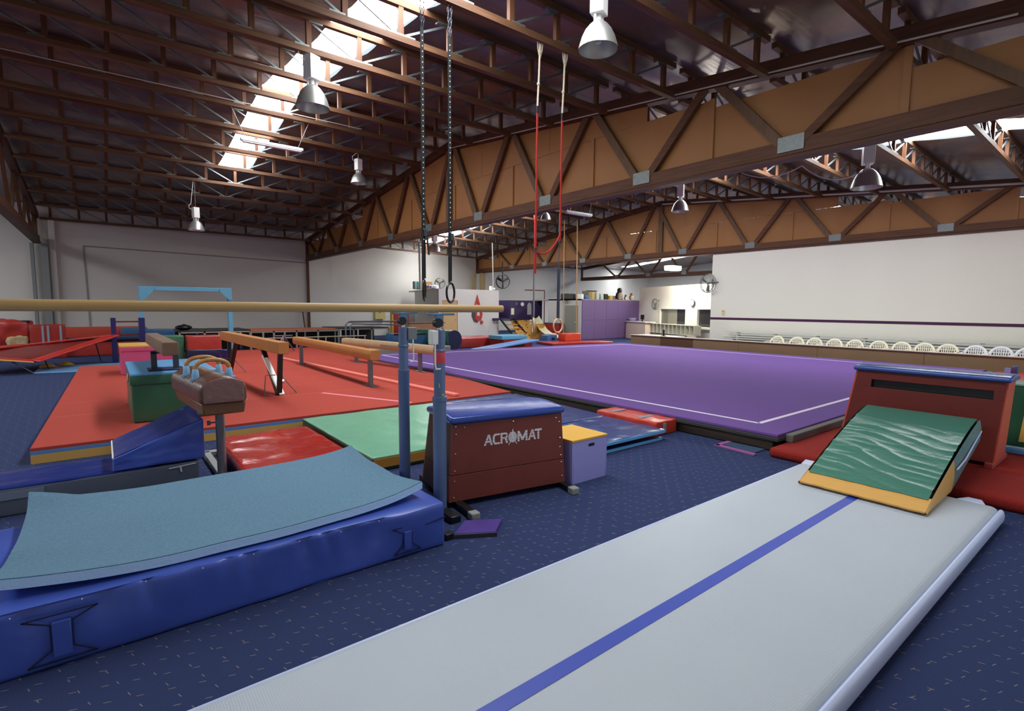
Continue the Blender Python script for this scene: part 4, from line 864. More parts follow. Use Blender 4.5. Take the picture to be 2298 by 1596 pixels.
t = thing('landing_mat', 'navy strip mat between the red mat and the trampolines', 'gym mat', (4.4, 17.6, 0)); put('cover', G().soft((2.2, 17.32, 0), (8.6, 17.5, .12), .02, .4), M_navy, t) if False else put('cover', G().soft((2.2, 17.31, 0), (7.6, 17.38, .12), .02, .4), M_navy, t)
t = thing('handrail', 'chrome tube handrail with rounded ends in front of the white cubicle', 'handrail', (7.6, 17.6, 0))
put('tube', G().tube([(6.55, 17.6, 0), (6.55, 17.6, .84), (6.6, 17.6, .92), (6.7, 17.6, .95), (8.6, 17.6, .95)], .03, 10), M_steel, t); put('tube', G().tube([(6.9, 18.1, 0), (6.9, 18.1, .8), (6.98, 18.1, .86), (8.8, 18.1, .8)], .022, 10), M_steel, t); put('post', G().cyl((8.55, 17.6, 0), (8.55, 17.6, .95), .025, 8), M_steel, t)
# ================================================================== partitions and rooms at the far right
M_cub = mat('cubicle_white', (222, 216, 212), .7, spec=.2); M_offw = mat('office_cream_white', (244, 240, 226), .65, spec=.2); M_spect = mat('spectator_wall_cream', (232, 229, 216), .6, spec=.25)
# spectator wall under the second girder, with its purple stripe
put('wall_spectator', G().box(X2-.05, X2+.1, -1.2, 10.75, 0, 3.5), M_spect, kind='structure', smooth=False)
put('trim_7', G().box(X2-.056, X2-.05, -1.2, 10.75, 1.10, 1.18), mat('plum_stripe', (70, 26, 66), .5), kind='structure', smooth=False)
# white cubicle in the middle bay
c0, c1 = 11.85, 15.2
put('wall_cubicle_front', G().box(c0, 12.02, 20.42, 20.5, 0, 2.24).box(12.84, c1, 20.42, 20.5, 0, 2.24).box(12.02, 12.84, 20.42, 20.5, 1.78, 2.24), M_cub, kind='structure', smooth=False)
put('wall_cubicle_side', G().hexa([(c0, 20.5, 0), (c0+.06, 20.5, 0), (12.75, 24.3, 0), (12.69, 24.3, 0), (c0, 20.5, 2.26), (c0+.06, 20.5, 2.26), (12.75, 24.3, 2.26), (12.69, 24.3, 2.26)]), mat('cubicle_side', (228, 230, 222), .7, spec=.2), kind='structure', smooth=False)
put('wall_cubicle_end', G().box(c1-.06, c1, 20.5, 25, 0, 2.24), M_cub, kind='structure', smooth=False)
put('trim_8', G().hexa([(c0, 20.42, 2.24), (c1, 20.42, 2.24), (c1, 25, 2.24), (12.7, 25, 2.24), (c0, 20.42, 2.3), (c1, 20.42, 2.3), (c1, 25, 2.3), (12.7, 25, 2.3)]), M_cub, kind='structure', smooth=False)
d = put('door_1', G().box(12.03, 12.83, 20.44, 20.48, 0, 1.78), mat('tan_door', (212, 172, 122), .55), kind='structure', bevel=.004)
put('door_handle', G().cyl((12.76, 20.4, .9), (12.68, 20.4, .9), .012, 8).cyl((12.76, 20.45, .9), (12.76, 20.4, .9), .012, 8), M_chrome, d)
# purple cubicle and its grey side door in the right bay
M_vpan = mat('violet_panel', (112, 88, 136), .6, var=(1.2, .25), var_col=(100, 80, 122))
pc = put('wall_violet', G().box(17.48, 21.66, 17.05, 17.1, 0, 1.86), mat('violet_panel_back', (88, 66, 112), .7), kind='structure', smooth=False)
for i in range(5):
    for j in range(2):
        a, b = 17.5+.83*i, 17.5+.83*(i+1)-.008; z0, z1 = (.02, .92) if j == 0 else (.928, 1.86)
        put('wall_panel', G().box(a, b, 17.03, 17.05, z0, z1), M_vpan, pc, smooth=False)
M_gpl = mat('grey_plaster', (176, 172, 168), .75, spec=.2)
put('wall_violet_side', G().box(17.42, 17.48, 17.05, 19.3, 0, 1.9), M_gpl, kind='structure', smooth=False)
d = put('door_2', G().box(17.385, 17.415, 17.25, 18.1, 0, 1.6), mat('grey_door', (122, 120, 110), .6), kind='structure', bevel=.004); put('door_handle', G().ball((17.36, 17.35, .8), .03), M_chrome, d)
put('trim_9', G().box(17.42, 21.7, 17.05, 20.5, 1.84, 1.9), mat('cubicle_roof_board', (150, 146, 138), .8), kind='structure', smooth=False)
# windowed office
PA, PB = Vector((21.6, 17.0, 0)), Vector((18.15, 8.6, 0)); OD = (PB-PA).normalized(); ON = Vector((OD.y, -OD.x, 0)); OL = (PB-PA).length
if ON.x > 0: ON = -ON
def op(s, z, d=0): p = PA+OD*s+ON*d; return (p.x, p.y, z)
def oslab(s0, s1, z0, z1, d0, d1): return G().hexa([op(s0, z0, d0), op(s1, z0, d0), op(s1, z0, d1), op(s0, z0, d1), op(s0, z1, d0), op(s1, z1, d0), op(s1, z1, d1), op(s0, z1, d1)])
def soff(px):   # distance along the office wall seen at column px
    r = ray(px, 690); k = (PA.x*OD.y-PA.y*OD.x)/(r.x*OD.y-r.y*OD.x); p = EYE+r*k; return (Vector((p.x, p.y, 0))-PA).dot(OD), k
def oz(px, py):
    s, k = soff(px); return (EYE+ray(px, py)*k).z
wn = []
for pa, pb in ((1483, 1540), (1567, 1622)):
    wn.append((soff(pa)[0], soff(pb)[0]))
wz0, wz1 = oz(1510, 730), oz(1510, 694)
g = G(); e = [0]+[v for w in wn for v in w]+[OL]
for i in range(0, len(e), 2): g.v += oslab(e[i], e[i+1], 0, 2.52, -.1, 0).v; g.f += [tuple(k+len(g.v)-8 for k in f) for f in [(3,2,1,0),(4,5,6,7),(0,1,5,4),(1,2,6,5),(2,3,7,6),(3,0,4,7)]]
for a, b in wn:
    for z0, z1 in ((0, wz0), (wz1, 2.52)): g.v += oslab(a, b, z0, z1, -.1, 0).v; g.f += [tuple(k+len(g.v)-8 for k in f) for f in [(3,2,1,0),(4,5,6,7),(0,1,5,4),(1,2,6,5),(2,3,7,6),(3,0,4,7)]]
put('wall_office', g, M_offw, kind='structure', smooth=False)
M_glz = mat('dark_window_glass', (52, 54, 50), .08, spec=.7); M_blind = mat('office_blind', (122, 120, 108), .5)
for i, (a, b) in enumerate(wn):
    w = put('window_%d' % (11+i), G(), M_offw, kind='structure') if False else None
    fr = oslab(a-.06, b+.06, wz1, wz1+.06, 0, .04)
    for q in (oslab(a-.06, a, wz0, wz1, 0, .04), oslab(b, b+.06, wz0, wz1, 0, .04), oslab(a-.14, b+.14, wz0-.09, wz0, 0, .14)):
        k = len(fr.v); fr.v += q.v; fr.f += [tuple(j+k for j in f) for f in q.f]
    w = put('window_%d' % (11+i), fr, M_offw, kind='structure', smooth=False)
    put('pane', oslab(a, b, wz0, wz1, -.08, -.06), M_glz, w, smooth=False)
    if i == 0: put('blind', oslab(a, a+(b-a)*.62, wz0, wz1, -.055, -.05), M_blind, w, smooth=False)
    if i == 0: put('blind', oslab(a+(b-a)*.28, a+(b-a)*.64, wz0, wz1, -.049, -.045), mat('pale_blind', (146, 144, 130), .5), w, smooth=False)
# low shelf of pigeon holes and counter below the windows
t = thing('pigeonhole_shelf', 'long low cream shelf of open pigeon holes below the office windows', 'shelf', op(5, 0, .5))
s0, s1 = soff(1497)[0]*.72, soff(1612)[0]*.9; n = 12
M_crm = mat('cream_laminate', (226, 222, 200), .55)
def osl2(a, b, z0, z1, d0, d1): return oslab(a, b, z0, z1, d0, d1)
put('top_board', osl2(s0, s1, .78, .8, .3, .65), M_crm, t, smooth=False); put('base_board', osl2(s0, s1, .38, .4, .3, .65), M_crm, t, smooth=False); put('back_board', osl2(s0, s1, .4, .78, .3, .32), mat('shelf_back', (190, 186, 160), .6), t, smooth=False)
for k in range(n+1): s = s0+(s1-s0)*k/n; put('divider', osl2(s-.015, s+.015, .4, .78, .32, .65), M_crm, t, smooth=False)
t = thing('reception_counter', 'white reception counter with a cream front at the office corner', 'counter', op(.6, 0, .7))
put('front', osl2(.1, 2.2, 0, .82, .5, .9), mat('peach_laminate', (238, 214, 190), .6), t, smooth=False); put('top', osl2(.0, 2.3, .82, .86, .42, .98), M_white, t, smooth=False)
t = thing('bowl', 'small lavender bowl standing on the white reception counter', 'bowl', op(.6, .86, .7)); put('bowl', G().lathe([(.05, 0), (.12, .02), (.22, .14), (.21, .14), (.1, .03), (.001, .02)], op(.6, .862, .7), 16), mat('lavender_plastic', (170, 160, 214), .4), t)
t = thing('desk_monitor', 'small black monitor standing on the white reception counter', 'monitor', op(1.6, .86, .7)); put('screen', osl2(1.45, 1.75, .96, 1.18, .7, .73), M_black, t, smooth=False); put('stand', osl2(1.57, 1.63, .862, .98, .7, .74), M_black, t, smooth=False)
t = thing('desk_phone', 'black cordless handset standing upright on the brown ledge end', 'phone', (15.75, 11.3, .5)); put('handset', G().box(15.72, 15.78, 11.25, 11.31, .52, .74), M_black, t, bevel=.01); put('cradle', G().box(15.68, 15.82, 11.2, 11.36, .505, .53), M_black, t, bevel=.006)
# brown barrier wall beside the purple floor
t = thing('barrier_wall', 'long low brown panelled barrier with cream cap behind the purple floor', 'barrier', (15.6, 5.5, 0))
M_brn = mat('brown_carpet_panel', (146, 118, 88), .85, spec=.15, var=(1, .2)); M_brn2 = mat('dark_brown_panel', (104, 76, 56), .85, spec=.15)
ys = [-1.0, 1.3, 3.7, 6.1, 8.4, 10.0, 11.3, 12.62]
for k in range(7): put('panel', G().box(15.6, 15.66, ys[k]+.004, ys[k+1]-.004, .0, .485), M_brn2 if k in (5,) else M_brn, t, smooth=False)
put('cap', G().box(15.58, 15.72, -1.0, 12.64, .485, .51), mat('cream_cap', (222, 206, 184), .6), t, bevel=.004)
put('counter_top', G().box(15.72, 16.5, 10.9, 12.6, .47, .5), M_white, t, smooth=False)
# ------------------------------------------------------------------ white plastic chairs behind the barrier
M_chc = mat('cream_plastic', (236, 230, 204), .4); M_chw = mat('white_plastic', (228, 228, 232), .4)
def make_chair(m, label):
    t = thing('plastic_chair', label, 'chair', (0, 0, 0), 'white plastic chairs behind the barrier')
    put('seat', G().soft((-.2, -.19, .3), (.22, .21, .33), .012, .1, lambda q, n: (q.x, q.y, q.z-.012*cos(q.y*6))), m, t)
    arch = []
    for k in range(25):
        a = pi*k/24; arch.append((.24+.07*sin(a), -.2*cos(a), .40+.245*sin(a)**.75))
    put('back_frame', G().tube(arch, .02, 8, flat=(.012, .03)), m, t)
    for k in range(7):
        y = -.132+.044*k; h = .40+.225*max(0.02, 1-(y/.2)**2)**.4
        put('back_slat', G().bar((.225, y*.8, .33), (.30, y, h), .018, .01, (1, 0, 0)), m, t, smooth=False)
    for s in (-1, 1):
        put('arm', G().tube([(.25, s*.2, .42), (.12, s*.205, .5), (-.12, s*.205, .49), (-.2, s*.2, .42), (-.2, s*.18, .3)], .018, 8, flat=(.01, .026)), m, t)
        for x, dx in ((-.19, -.04), (.2, .06)): put('leg', G().bar((x, s*.165, .31), (x+dx, s*.185, 0), .045, .03, (1, 0, 0)), m, t, smooth=False)
    return t
cpx = [1745, 1789, 1830, 1873, 1920, 1975, 2024, 2077, 2131, 2192, 2250, 2312]
lab = lambda k: '%s plastic chair behind the brown barrier, %s from the office end' % ('cream' if k < 9 else 'bright white', ORD[k])
pr = {}
for k, px in enumerate(cpx):
    y = atx(px, 765, 16.45).y; key = k < 9; dz = -.06 if k >= 9 else 0
    if key not in pr: pr[key] = make_chair(M_chc if key else M_chw, lab(k)); proto = pr[key]; proto['_'] = 1; del proto['_']; pr[(key, 'p')] = (16.15, y, dz, k)
    else: dup(pr[key], (16.15, y, 0), .04*((k*7) % 3-1), lab(k))
for key in (True, False): pr[key].location = (pr[(key, 'p')][0], pr[(key, 'p')][1], 0)
# bleachers
t = thing('bleachers', 'three tier white plank bleachers in front of the spectator wall', 'bleachers', (17.3, 5, 0))
M_blw = mat('grey_white_paint', (206, 206, 198), .5)
for k, (x, z) in enumerate(((16.95, .42), (17.3, .56), (17.62, .70))):
    y1 = 10.6 if k == 0 else 9.9
    put('seat_plank', G().box(x-.12, x+.12, -1.1, y1, z-.03, z), M_blw, t, smooth=False); put('riser_plank', G().box(x-.10, x-.07, -1.1, y1-.1, z-.1, z-.05), M_blw, t, smooth=False)
    for j in range(8): put('bracket', G().box(x-.09, x+.1, .4+1.3*j-.03, .4+1.3*j+.03, 0, z-.03), M_blw, t, smooth=False)
# notice by the stripe
t = thing('notice', 'small yellow and orange notice on the spectator wall near its left edge', 'notice', (X2-.06, 10.3, 1.4)); p = atx(1623, 702, X2-.055); put('sheet', G().box(X2-.06, X2-.053, p.y-.06, p.y+.06, p.z-.1, p.z+.08), mat('notice_paper', (214, 200, 150), .7), t, smooth=False); put('heading', G().box(X2-.062, X2-.06, p.y-.055, p.y+.055, p.z+.05, p.z+.08), mat('orange_print', (206, 130, 96), .7), t, smooth=False)
# ------------------------------------------------------------------ high bay lamps
M_bulb = mat('lamp_glass', (214, 214, 216), .1, spec=.8)
def lamp(label, px, py, dia, dep, rot=0):
    c = atd(px, py, dep); yk = min((y*fan(c.x) for y in PY), key=lambda y: abs(y-c.y)); c = atd(px, py, dep*yk/c.y); dia *= yk/atd(px, py, dep).y; s = dia/.46; t = thing('high_bay_lamp', label, 'lamp', c, 'high bay lamps')
    prof = [(.23, 0), (.228, .012), (.215, .06), (.19, .14), (.155, .21), (.11, .265), (.07, .3), (.066, .3), (.105, .258), (.15, .203), (.184, .136), (.208, .06), (.222, .012), (.224, .0)]
    put('reflector', G().lathe([(r*s, h*s) for r, h in prof], c, 32), M_alu, t, ang=60)
    put('bulb', G().lathe([(.001, .06*s), (.03*s, .07*s), (.05*s, .11*s), (.05*s, .15*s), (.025*s, .22*s), (.02*s, .29*s)], c, 14), M_bulb, t)
    put('neck', G().cyl(c+Vector((0, 0, .29*s)), c+Vector((0, 0, .4*s)), .035*s, 12).cyl(c+Vector((.06*s, 0, .28*s)), c+Vector((.06*s, 0, .4*s)), .016*s, 8).cyl(c+Vector((-.06*s, 0, .28*s)), c+Vector((-.06*s, 0, .4*s)), .016*s, 8), M_lampw, t)
    b = put('ballast_box', G().box(c.x-.085*s, c.x+.085*s, c.y-.08*s, c.y+.08*s, c.z+.38*s, c.z+.7*s).rot(rot, c), M_lampw, t, bevel=.006)
    top = zl(c.x, c.y)-.025; zz = c.z+.7*s
    if top > zz: put('hanger', G().cyl((c.x, c.y, zz), (c.x, c.y, top), .008, 8), M_steel, t)
    put('flex', G().tube([(c.x-.08*s, c.y, c.z+.62*s), (c.x-.16*s, c.y+.02, c.z+.66*s), (c.x-.18*s, c.y, c.z+.74*s), (c.x-.12*s, c.y, c.z+.8*s), (c.x-.03*s, c.y, max(top, c.z+.82*s))], .008*s, 6), M_white, t)
lamp('large aluminium bell lamp hanging at the top of the picture near the red straps', 1342, 112, .44, 5.75, .4)
lamp('aluminium bell lamp hanging in front of the bright roof strip', 702, 243, .44, 7.0, .4)
lamp('white bell lamp hanging above the plywood girder end', 805, 412, .42, 14.0, .3)
lamp('dim bell lamp hanging in front of the far block wall', 441, 517, .42, 14.9, .3)
lamp('bell lamp hanging in the middle bay left of the brightest one', 1526, 475, .44, 13.3, .4)
lamp('brightly lit bell lamp under the right roof strip with looping cable', 1944, 422, .46, 8.55, .5)
lamp('small bell lamp far off seen just under the plywood girder', 1225, 494, .36, 17.5)
lamp('bell lamp near the second roof strip behind the ring straps', 975, 566, .42, 17.0)
# one lamp near the office is lit
p = atd(1510, 606, 22.5); t = thing('lit_work_lamp', 'bright lit white box lamp hanging before the office wall top', 'lamp', p)
M_lit = mat('lit_diffuser', (255, 250, 238), .5, emit=9)
put('housing', G().box(p.x-.35, p.x+.35, p.y-.2, p.y+.2, p.z, p.z+.18), M_lampw, t, bevel=.01); put('diffuser', G().box(p.x-.33, p.x+.33, p.y-.18, p.y+.18, p.z-.02, p.z), M_lit, t, smooth=False); put('front_lens', G().box(p.x-.36, p.x-.35, p.y-.18, p.y+.18, p.z+.01, p.z+.17), M_lit, t, smooth=False)
put('hanger', G().cyl((p.x, p.y, p.z+.18), (p.x, p.y, zl(p.x, p.y)-.02), .012, 8), M_steel, t)
ll = bpy.data.lights.new('lit_work_lamp_light', 'POINT'); ll.energy = 260; ll.color = (1, .95, .84); ll.shadow_soft_size = .2; lo_ = bpy.data.objects.new('lit_work_lamp_light', ll); lo_.location = (p.x-.3, p.y-.3, p.z-.3); COL.objects.link(lo_)
# cable from the bright lamp, conduit along the girder and joists
t = thing('power_cable', 'white cable looping from the girder to the brightly lit lamp', 'cable', (9, 3.5, 3.5))
a, b, c2 = atd(1935, 385, 8.5), atd(1800, 372, 9.2), atd(1665, 388, 10.2)
def sag(p, q, s, n=10): return [p.lerp(q, k/n)-Vector((0, 0, s*4*(k/n)*(1-k/n))) for k in range(n+1)]
put('cable', G().tube(sag(a, b, .18)+sag(b, c2, .14)[1:], .009, 6), M_white, t)
def conduit(label, pts, r=.012):
    t = thing('conduit', label, 'conduit', pts[0]); put('pipe', G().tube(pts, r, 8), mat('pale_conduit', (188, 180, 170), .5) if 'pale_conduit' not in MATS else MATS['pale_conduit'], t)
X = X1-.12
conduit('thin pale conduit running along the top chord of the plywood lined girder', [(X, y, zl(X, y)+.02) for y in (1.2, 4, 7, 9.5, 11.9)])
conduit('pale conduit clipped along the second girder top', [(X2-.12, y, zl(X2, y)+.06) for y in (-.5, 4, 9, 13)], .03)
conduit('thin pale conduit under a purlin running left from the roof strip', [(x, 12.13, zl(x, 12.25)+.055) for x in (-1.3, 1, 3.4, 5)], .01)
conduit('pale drop pipe down to the small box on the white cubicle', [aty(1105, 545, 20.7), aty(1107, 645, 20.7)], .025)
conduit('pale pipe dropping beside the second roof strip to the cubicle top', [aty(941, 545, 21.5), aty(943, 650, 21.5)], .05)
# fluorescent battens
def batten(label, c, L, drop):
    t = thing('fluorescent_batten', label, 'lamp', c, 'fluorescent battens'); x, y, z = c
    put('housing', G().box(x-L/2, x+L/2, y-.05, y+.05, z, z+.06), M_lampw, t, bevel=.008)
    for s in (-1, 1): put('tube', G().cyl((x-L/2+.04, y+s*.03, z-.015), (x+L/2-.04, y+s*.03, z-.015), .016, 10), M_bulb, t)
    for s in (-1, 1): put('chain', G().cyl((x+s*L*.42, y, z+.06), (x+s*(L*.42+.25), y, zl(x, y)-.02), .006, 6), M_steel, t)
p = atd(612, 328, 11.2); p = aty(612, 328, 12.25); batten('white fluorescent batten hung across the bright roof strip on chains', tuple(p), 1.25, .45)
p = aty(1299, 481, 10.9*fan(14)); batten('white fluorescent batten in the middle bay behind the red straps', tuple(p), 1.1, .3)
# ------------------------------------------------------------------ hanging rings
M_ring = mat('black_ring', (20, 18, 18), .35)
def rings(label, px, strap_px, ypl, ring_top, ring_bot, yaw, rr):
    a = aty(strap_px, 15, ypl); b = aty(px, ring_top, ypl); c = aty(px, ring_bot, ypl); zt = zl(a.x, ypl)-.03; x = b.x
    t = thing('gym_ring', label, 'gym ring', (x, ypl, c.z), 'hanging gym rings')
    R = (b.z-c.z)/2; cc = Vector((x, ypl, (b.z+c.z)/2)); ax = Vector((cos(yaw), sin(yaw), 0))
    put('ring', G().tube([cc+ax*(R*cos(2*pi*k/28))+Vector((0, 0, R*sin(2*pi*k/28))) for k in range(28)], .013, 8, True), M_ring, t)
    s1 = zt-.33
    put('strap', G().bar((x-.01, ypl, s1), (x-.014, ypl, cc.z+R-.02), .03, .004, (0, 1, 0)), M_strapB, t, smooth=False)
    put('strap', G().bar((x+.014, ypl+.02, s1), (x+.02, ypl+.02, cc.z+R+.02), .024, .004, (0, 1, 0)), M_strapB, t, smooth=False)
    put('strap_tail', G().bar((x+.03, ypl-.01, cc.z+R+.5), (x+(.045 if rr else -.04), ypl-.03, cc.z+R+.28), .022, .006, (0, 1, 0)), M_strapB, t, smooth=False)
    put('buckle', G().box(x-.005, x+.04, ypl-.015, ypl+.025, cc.z+R+.48, cc.z+R+.56), M_dst, t, bevel=.004)
    g = G()
    for s in (-1, 1):
        for k in range(7): 
            p = Vector((x+s*.012*(1+k*.15), ypl, s1+.02+k*.05)); d = Vector((.008, 0, 0)) if k % 2 else Vector((0, .008, 0))
            g.tube([p+d*cos(2*pi*j/10)*1.2+Vector((0, 0, .03*sin(2*pi*j/10))) for j in range(10)], .0035, 5, True)
    put('chain', g, M_dst, t, kind='stuff')
    g = G()
    for k in range(40): z = s1-.1-k*.055; g.box(x-.006, x+.004, ypl-.0035, ypl-.0025, z, z+.012) if z > cc.z+R+.1 else None
    put('strap_marking', g, M_white, t, smooth=False, kind='stuff')
rings('left black gym ring on its long black strap and chain', 952, 947, 5.2, 629, 674, .98, True)
rings('right black gym ring on its long black strap and chain', 1011, 1009, 5.2, 635, 679, .62, False)
# red bungee straps on pale ropes
def bungee(label, pxt, pyt, pxb, pyb, yk, pyr):
    a = aty(pxt, pyt, 5.2); a.z = min(a.z, zl(a.x, 5.2)-.02); k = aty((pxt+pxb)/2-1, pyr, 5.2); b = aty(pxb, pyb, 5.2)
    t = thing('bungee_strap', label, 'bungee strap', b, 'red bungee straps')
    put('rope', G().tube([a, a.lerp(k, .5)+Vector((.004, 0, 0)), k], .012, 8), M_rope, t)
    for dx in (-.035, -.012, .012, .035): put('rope_loop', G().tube([a+Vector((0, 0, -.18)), a+Vector((dx, 0, -.06)), a+Vector((dx*1.3, 0, .04))], .007, 6), M_rope, t)
    for f in (.12, .62): put('knot', G().ball(a.lerp(k, f), .02, (1, 1, 1.3), 8, 6), M_rope, t)
    put('hook', G().cyl(k+Vector((0, 0, .02)), k-Vector((0, 0, .06)), .014, 8), M_black, t)
    put('strap', G().bar(k-Vector((0, 0, .05)), b, .022, .012, (0, 1, 0)), M_strapR, t, smooth=False)
    return t, b
t1, b1 = bungee('left red bungee strap hanging on a knotted pale rope from a purlin', 1212, 100, 1202, 555, 0, 242)
t2, b2 = bungee('right red bungee strap on a knotted pale rope, linked to its twin by a loop', 1268, 122, 1257, 540, 0, 258)
put('clip', G().tube([b2+Vector((.02*cos(2*pi*k/10), 0, -.05+.05*sin(2*pi*k/10))) for k in range(10)], .006, 6, True), M_dst, t2)
put('cord_loop', G().tube(sag(b2+Vector((0, 0, .08)), b1-Vector((0, 0, .05)), .12), .012, 8), M_strapR, t2)
put('clip', G().tube([b1+Vector((.02*cos(2*pi*k/10), 0, -.05+.05*sin(2*pi*k/10))) for k in range(10)], .006, 6, True), M_dst, t1)
put('tail', G().bar(b1-Vector((0, 0, .05)), b1-Vector((.01, 0, .34)), .03, .012, (0, 1, 0)), M_strapR, t1, smooth=False)
# ------------------------------------------------------------------ wall fans
def fan_(label, c, R, nrm, m, mount):
    c = Vector(c); n = Vector(nrm).normalized(); u = n.cross(Vector((0, 0, 1))).normalized(); w = Vector((0, 0, 1))
    t = thing('wall_fan', label, 'fan', c, 'wall fans')
    for off, k2 in ((0, 1), (.12*R*2, .96)):
        put('guard_ring', G().tube([c+n*off+u*(R*k2*cos(2*pi*k/28))+w*(R*k2*sin(2*pi*k/28)) for k in range(28)], .014, 6, True), m, t)
    g = G()
    for k in range(16):
        a = 2*pi*k/16; g.tube([c+n*.06, c+n*.05+u*(R*cos(a))+w*(R*sin(a))], .004, 4)
    for r2 in (.35, .65): g.tube([c+n*.055+u*(R*r2*cos(2*pi*k/24))+w*(R*r2*sin(2*pi*k/24)) for k in range(24)], .004, 4, True)
    put('guard_wire', g, m, t, kind='stuff')
    for k in range(3):
        a = .5+2*pi*k/3; d = u*cos(a)+w*sin(a); e2 = (n.cross(d)).normalized()
        put('blade', G().add([c+d*.15*R-e2*.06*R+n*.02, c+d*.85*R-e2*.2*R+n*.05, c+d*.9*R+e2*.15*R-n*.01, c+d*.2*R+e2*.1*R-n*.02, c+d*.15*R-e2*.06*R+n*.03, c+d*.85*R-e2*.2*R+n*.06, c+d*.9*R+e2*.15*R, c+d*.2*R+e2*.1*R-n*.01], [(3, 2, 1, 0), (4, 5, 6, 7), (0, 1, 5, 4), (1, 2, 6, 5), (2, 3, 7, 6), (3, 0, 4, 7)]), m, t, smooth=False)
    put('hub', G().ball(c+n*.03, .16*R, n=12, m=8), m, t); put('bracket', G().bar(c-n*.02, Vector(mount), .04, .04), m, t, smooth=False)
M_fang = mat('fan_grey', (120, 124, 118), .4, metal=.4)
p = aty(987, 636, 21.2); fan_('silver fan standing on the white cubicle roof', p, .24, (-.3, -1, 0), M_fang, (p.x, p.y+.1, 2.3))
p = aty(1128, 632, 18.5); fan_('black fan hanging from the second girder beside the white cubicle', p, .31, (-.4, -1, 0), M_black, (p.x-.02, p.y, 3.5))
s, k = soff(1471); p = EYE+ray(1471, 683)*(k*.985); fan_('white fan with dark blades on the office wall left of the windows', p, .26, tuple(ON), M_fang, Vector(p)-ON*.28+Vector((0, 0, .3)))
p = atx(1590, 636, X2-.1); fan_('large grey fan at the left edge of the spectator wall', p, .34, (-1, .2, 0), M_fang, (X2, p.y-.6, p.z+.05))
t = thing('wall_clock', 'small round white clock on the office wall above the windows', 'clock', (0, 0, 0)); s, k = soff(1554); p = EYE+ray(1554, 680)*(k*.997); t.location = p
u = OD
put('case', G().tube([p+u*(.14*cos(2*pi*k/24))+Vector((0, 0, .14*sin(2*pi*k/24))) for k in range(24)], .025, 8, True), M_dst, t)
put('face', G().tube([p-ON*.01, p+ON*.02], .14, 24), M_white, t); put('hand', G().bar(p+ON*.025, p+ON*.025+Vector((0, 0, .09)), .012, .006, tuple(ON)).bar(p+ON*.025, p+ON*.025+u*.06, .012, .006, tuple(ON)), M_black, t, smooth=False)
# ------------------------------------------------------------------ on and around the white cubicle
M_card = mat('cardboard', (196, 160, 112), .8)
t = thing('cardboard_box', 'brown cardboard box on top of the white cubicle', 'box', (0, 0, 2.3)); p = aty(952, 646, 22); t.location = (p.x, 22, 2.3); put('carton', G().box(p.x-.28, p.x+.32, 21.8, 22.3, 2.3, 2.66), M_card, t, bevel=.008)
for k, px in enumerate((931, 938)):
    p = aty(px, 648, 22); t = thing('toilet_roll_pack', 'pale teal pack standing on the cubicle beside the carton, %s one' % ('left' if k == 0 else 'right'), 'pack', (p.x, 22, 2.3), 'teal packs on the cubicle'); put('pack', G().soft((p.x-.07, 21.9, 2.3), (p.x+.07, 22.1, 2.66), .03, .1), mat('teal_pack', (150, 200, 196), .5) if 'teal_pack' not in MATS else MATS['teal_pack'], t)
p = aty(970, 647, 21); t = thing('plastic_bag', 'white plastic bag with purple print on the cubicle top', 'bag', (p.x, 21, 2.3)); put('bag', G().soft((p.x-.28, 20.8, 2.3), (p.x+.25, 21.15, 2.46), .05, .06, amp=.05, sc=6), mat('white_poly', (232, 230, 238), .4), t); put('print', G().ball((p.x-.2, 20.8, 2.38), .05), mat('purple_print', (120, 80, 190), .5), t)
p = aty(1102, 652, 20.55); t = thing('camera_box', 'small white junction box at the right end of the cubicle top', 'box', (p.x, 20.55, 2.3)); put('box', G().box(p.x-.06, p.x+.06, 20.5, 20.62, 2.3, 2.5), M_white, t, bevel=.01); put('lens', G().cyl((p.x+.1, 20.55, 2.38), (p.x+.22, 20.55, 2.38), .05, 10), M_white, t)
# red hanging gymnast figure, cut from board, on the cubicle front
t = thing('gymnast_cutout', 'red cut-out figure of an upside down gymnast on the cubicle wall', 'wall art', (0, 0, 1)); M_figr = mat('red_cutout', (190, 52, 48), .5); M_figd = mat('grey_cutout', (72, 66, 72), .6)  # grey board for the figure's back
def fp(px, py): p = aty(px, py, 20.4); return (p.x, p.z)
c = fp(1072, 690); t.location = (c[0], 20.42, c[1])
for nm, pts, mm, d in (('legs', [(1071, 661), (1077, 682), (1080, 692), (1074, 694), (1070, 676), (1068, 694), (1063, 690), (1066, 680)], M_figr, .03), ('back', [(1063, 690), (1069, 693), (1066, 704), (1068, 714), (1074, 718), (1072, 724), (1064, 722), (1059, 710), (1059, 698)], M_figd, .025), ('torso', [(1066, 698), (1071, 699), (1070, 708), (1078, 710), (1083, 704), (1080, 718), (1072, 722), (1066, 714)], M_figr, .035), ('arm', [(1074, 694), (1079, 693), (1083, 704), (1081, 712), (1077, 708), (1078, 702)], M_figr, .03)):
    put(nm, G().prism([fp(*q) for q in pts], 'y', 20.42-d, 20.42-.002), mm, t, smooth=False)
a = fp(1081, 723); put('head', G().lathe([(.001, -.02), (.08, -.02), (.08, .02), (.001, .02)], (a[0], 20.4, a[1]), 16, 'y'), M_figr, t)
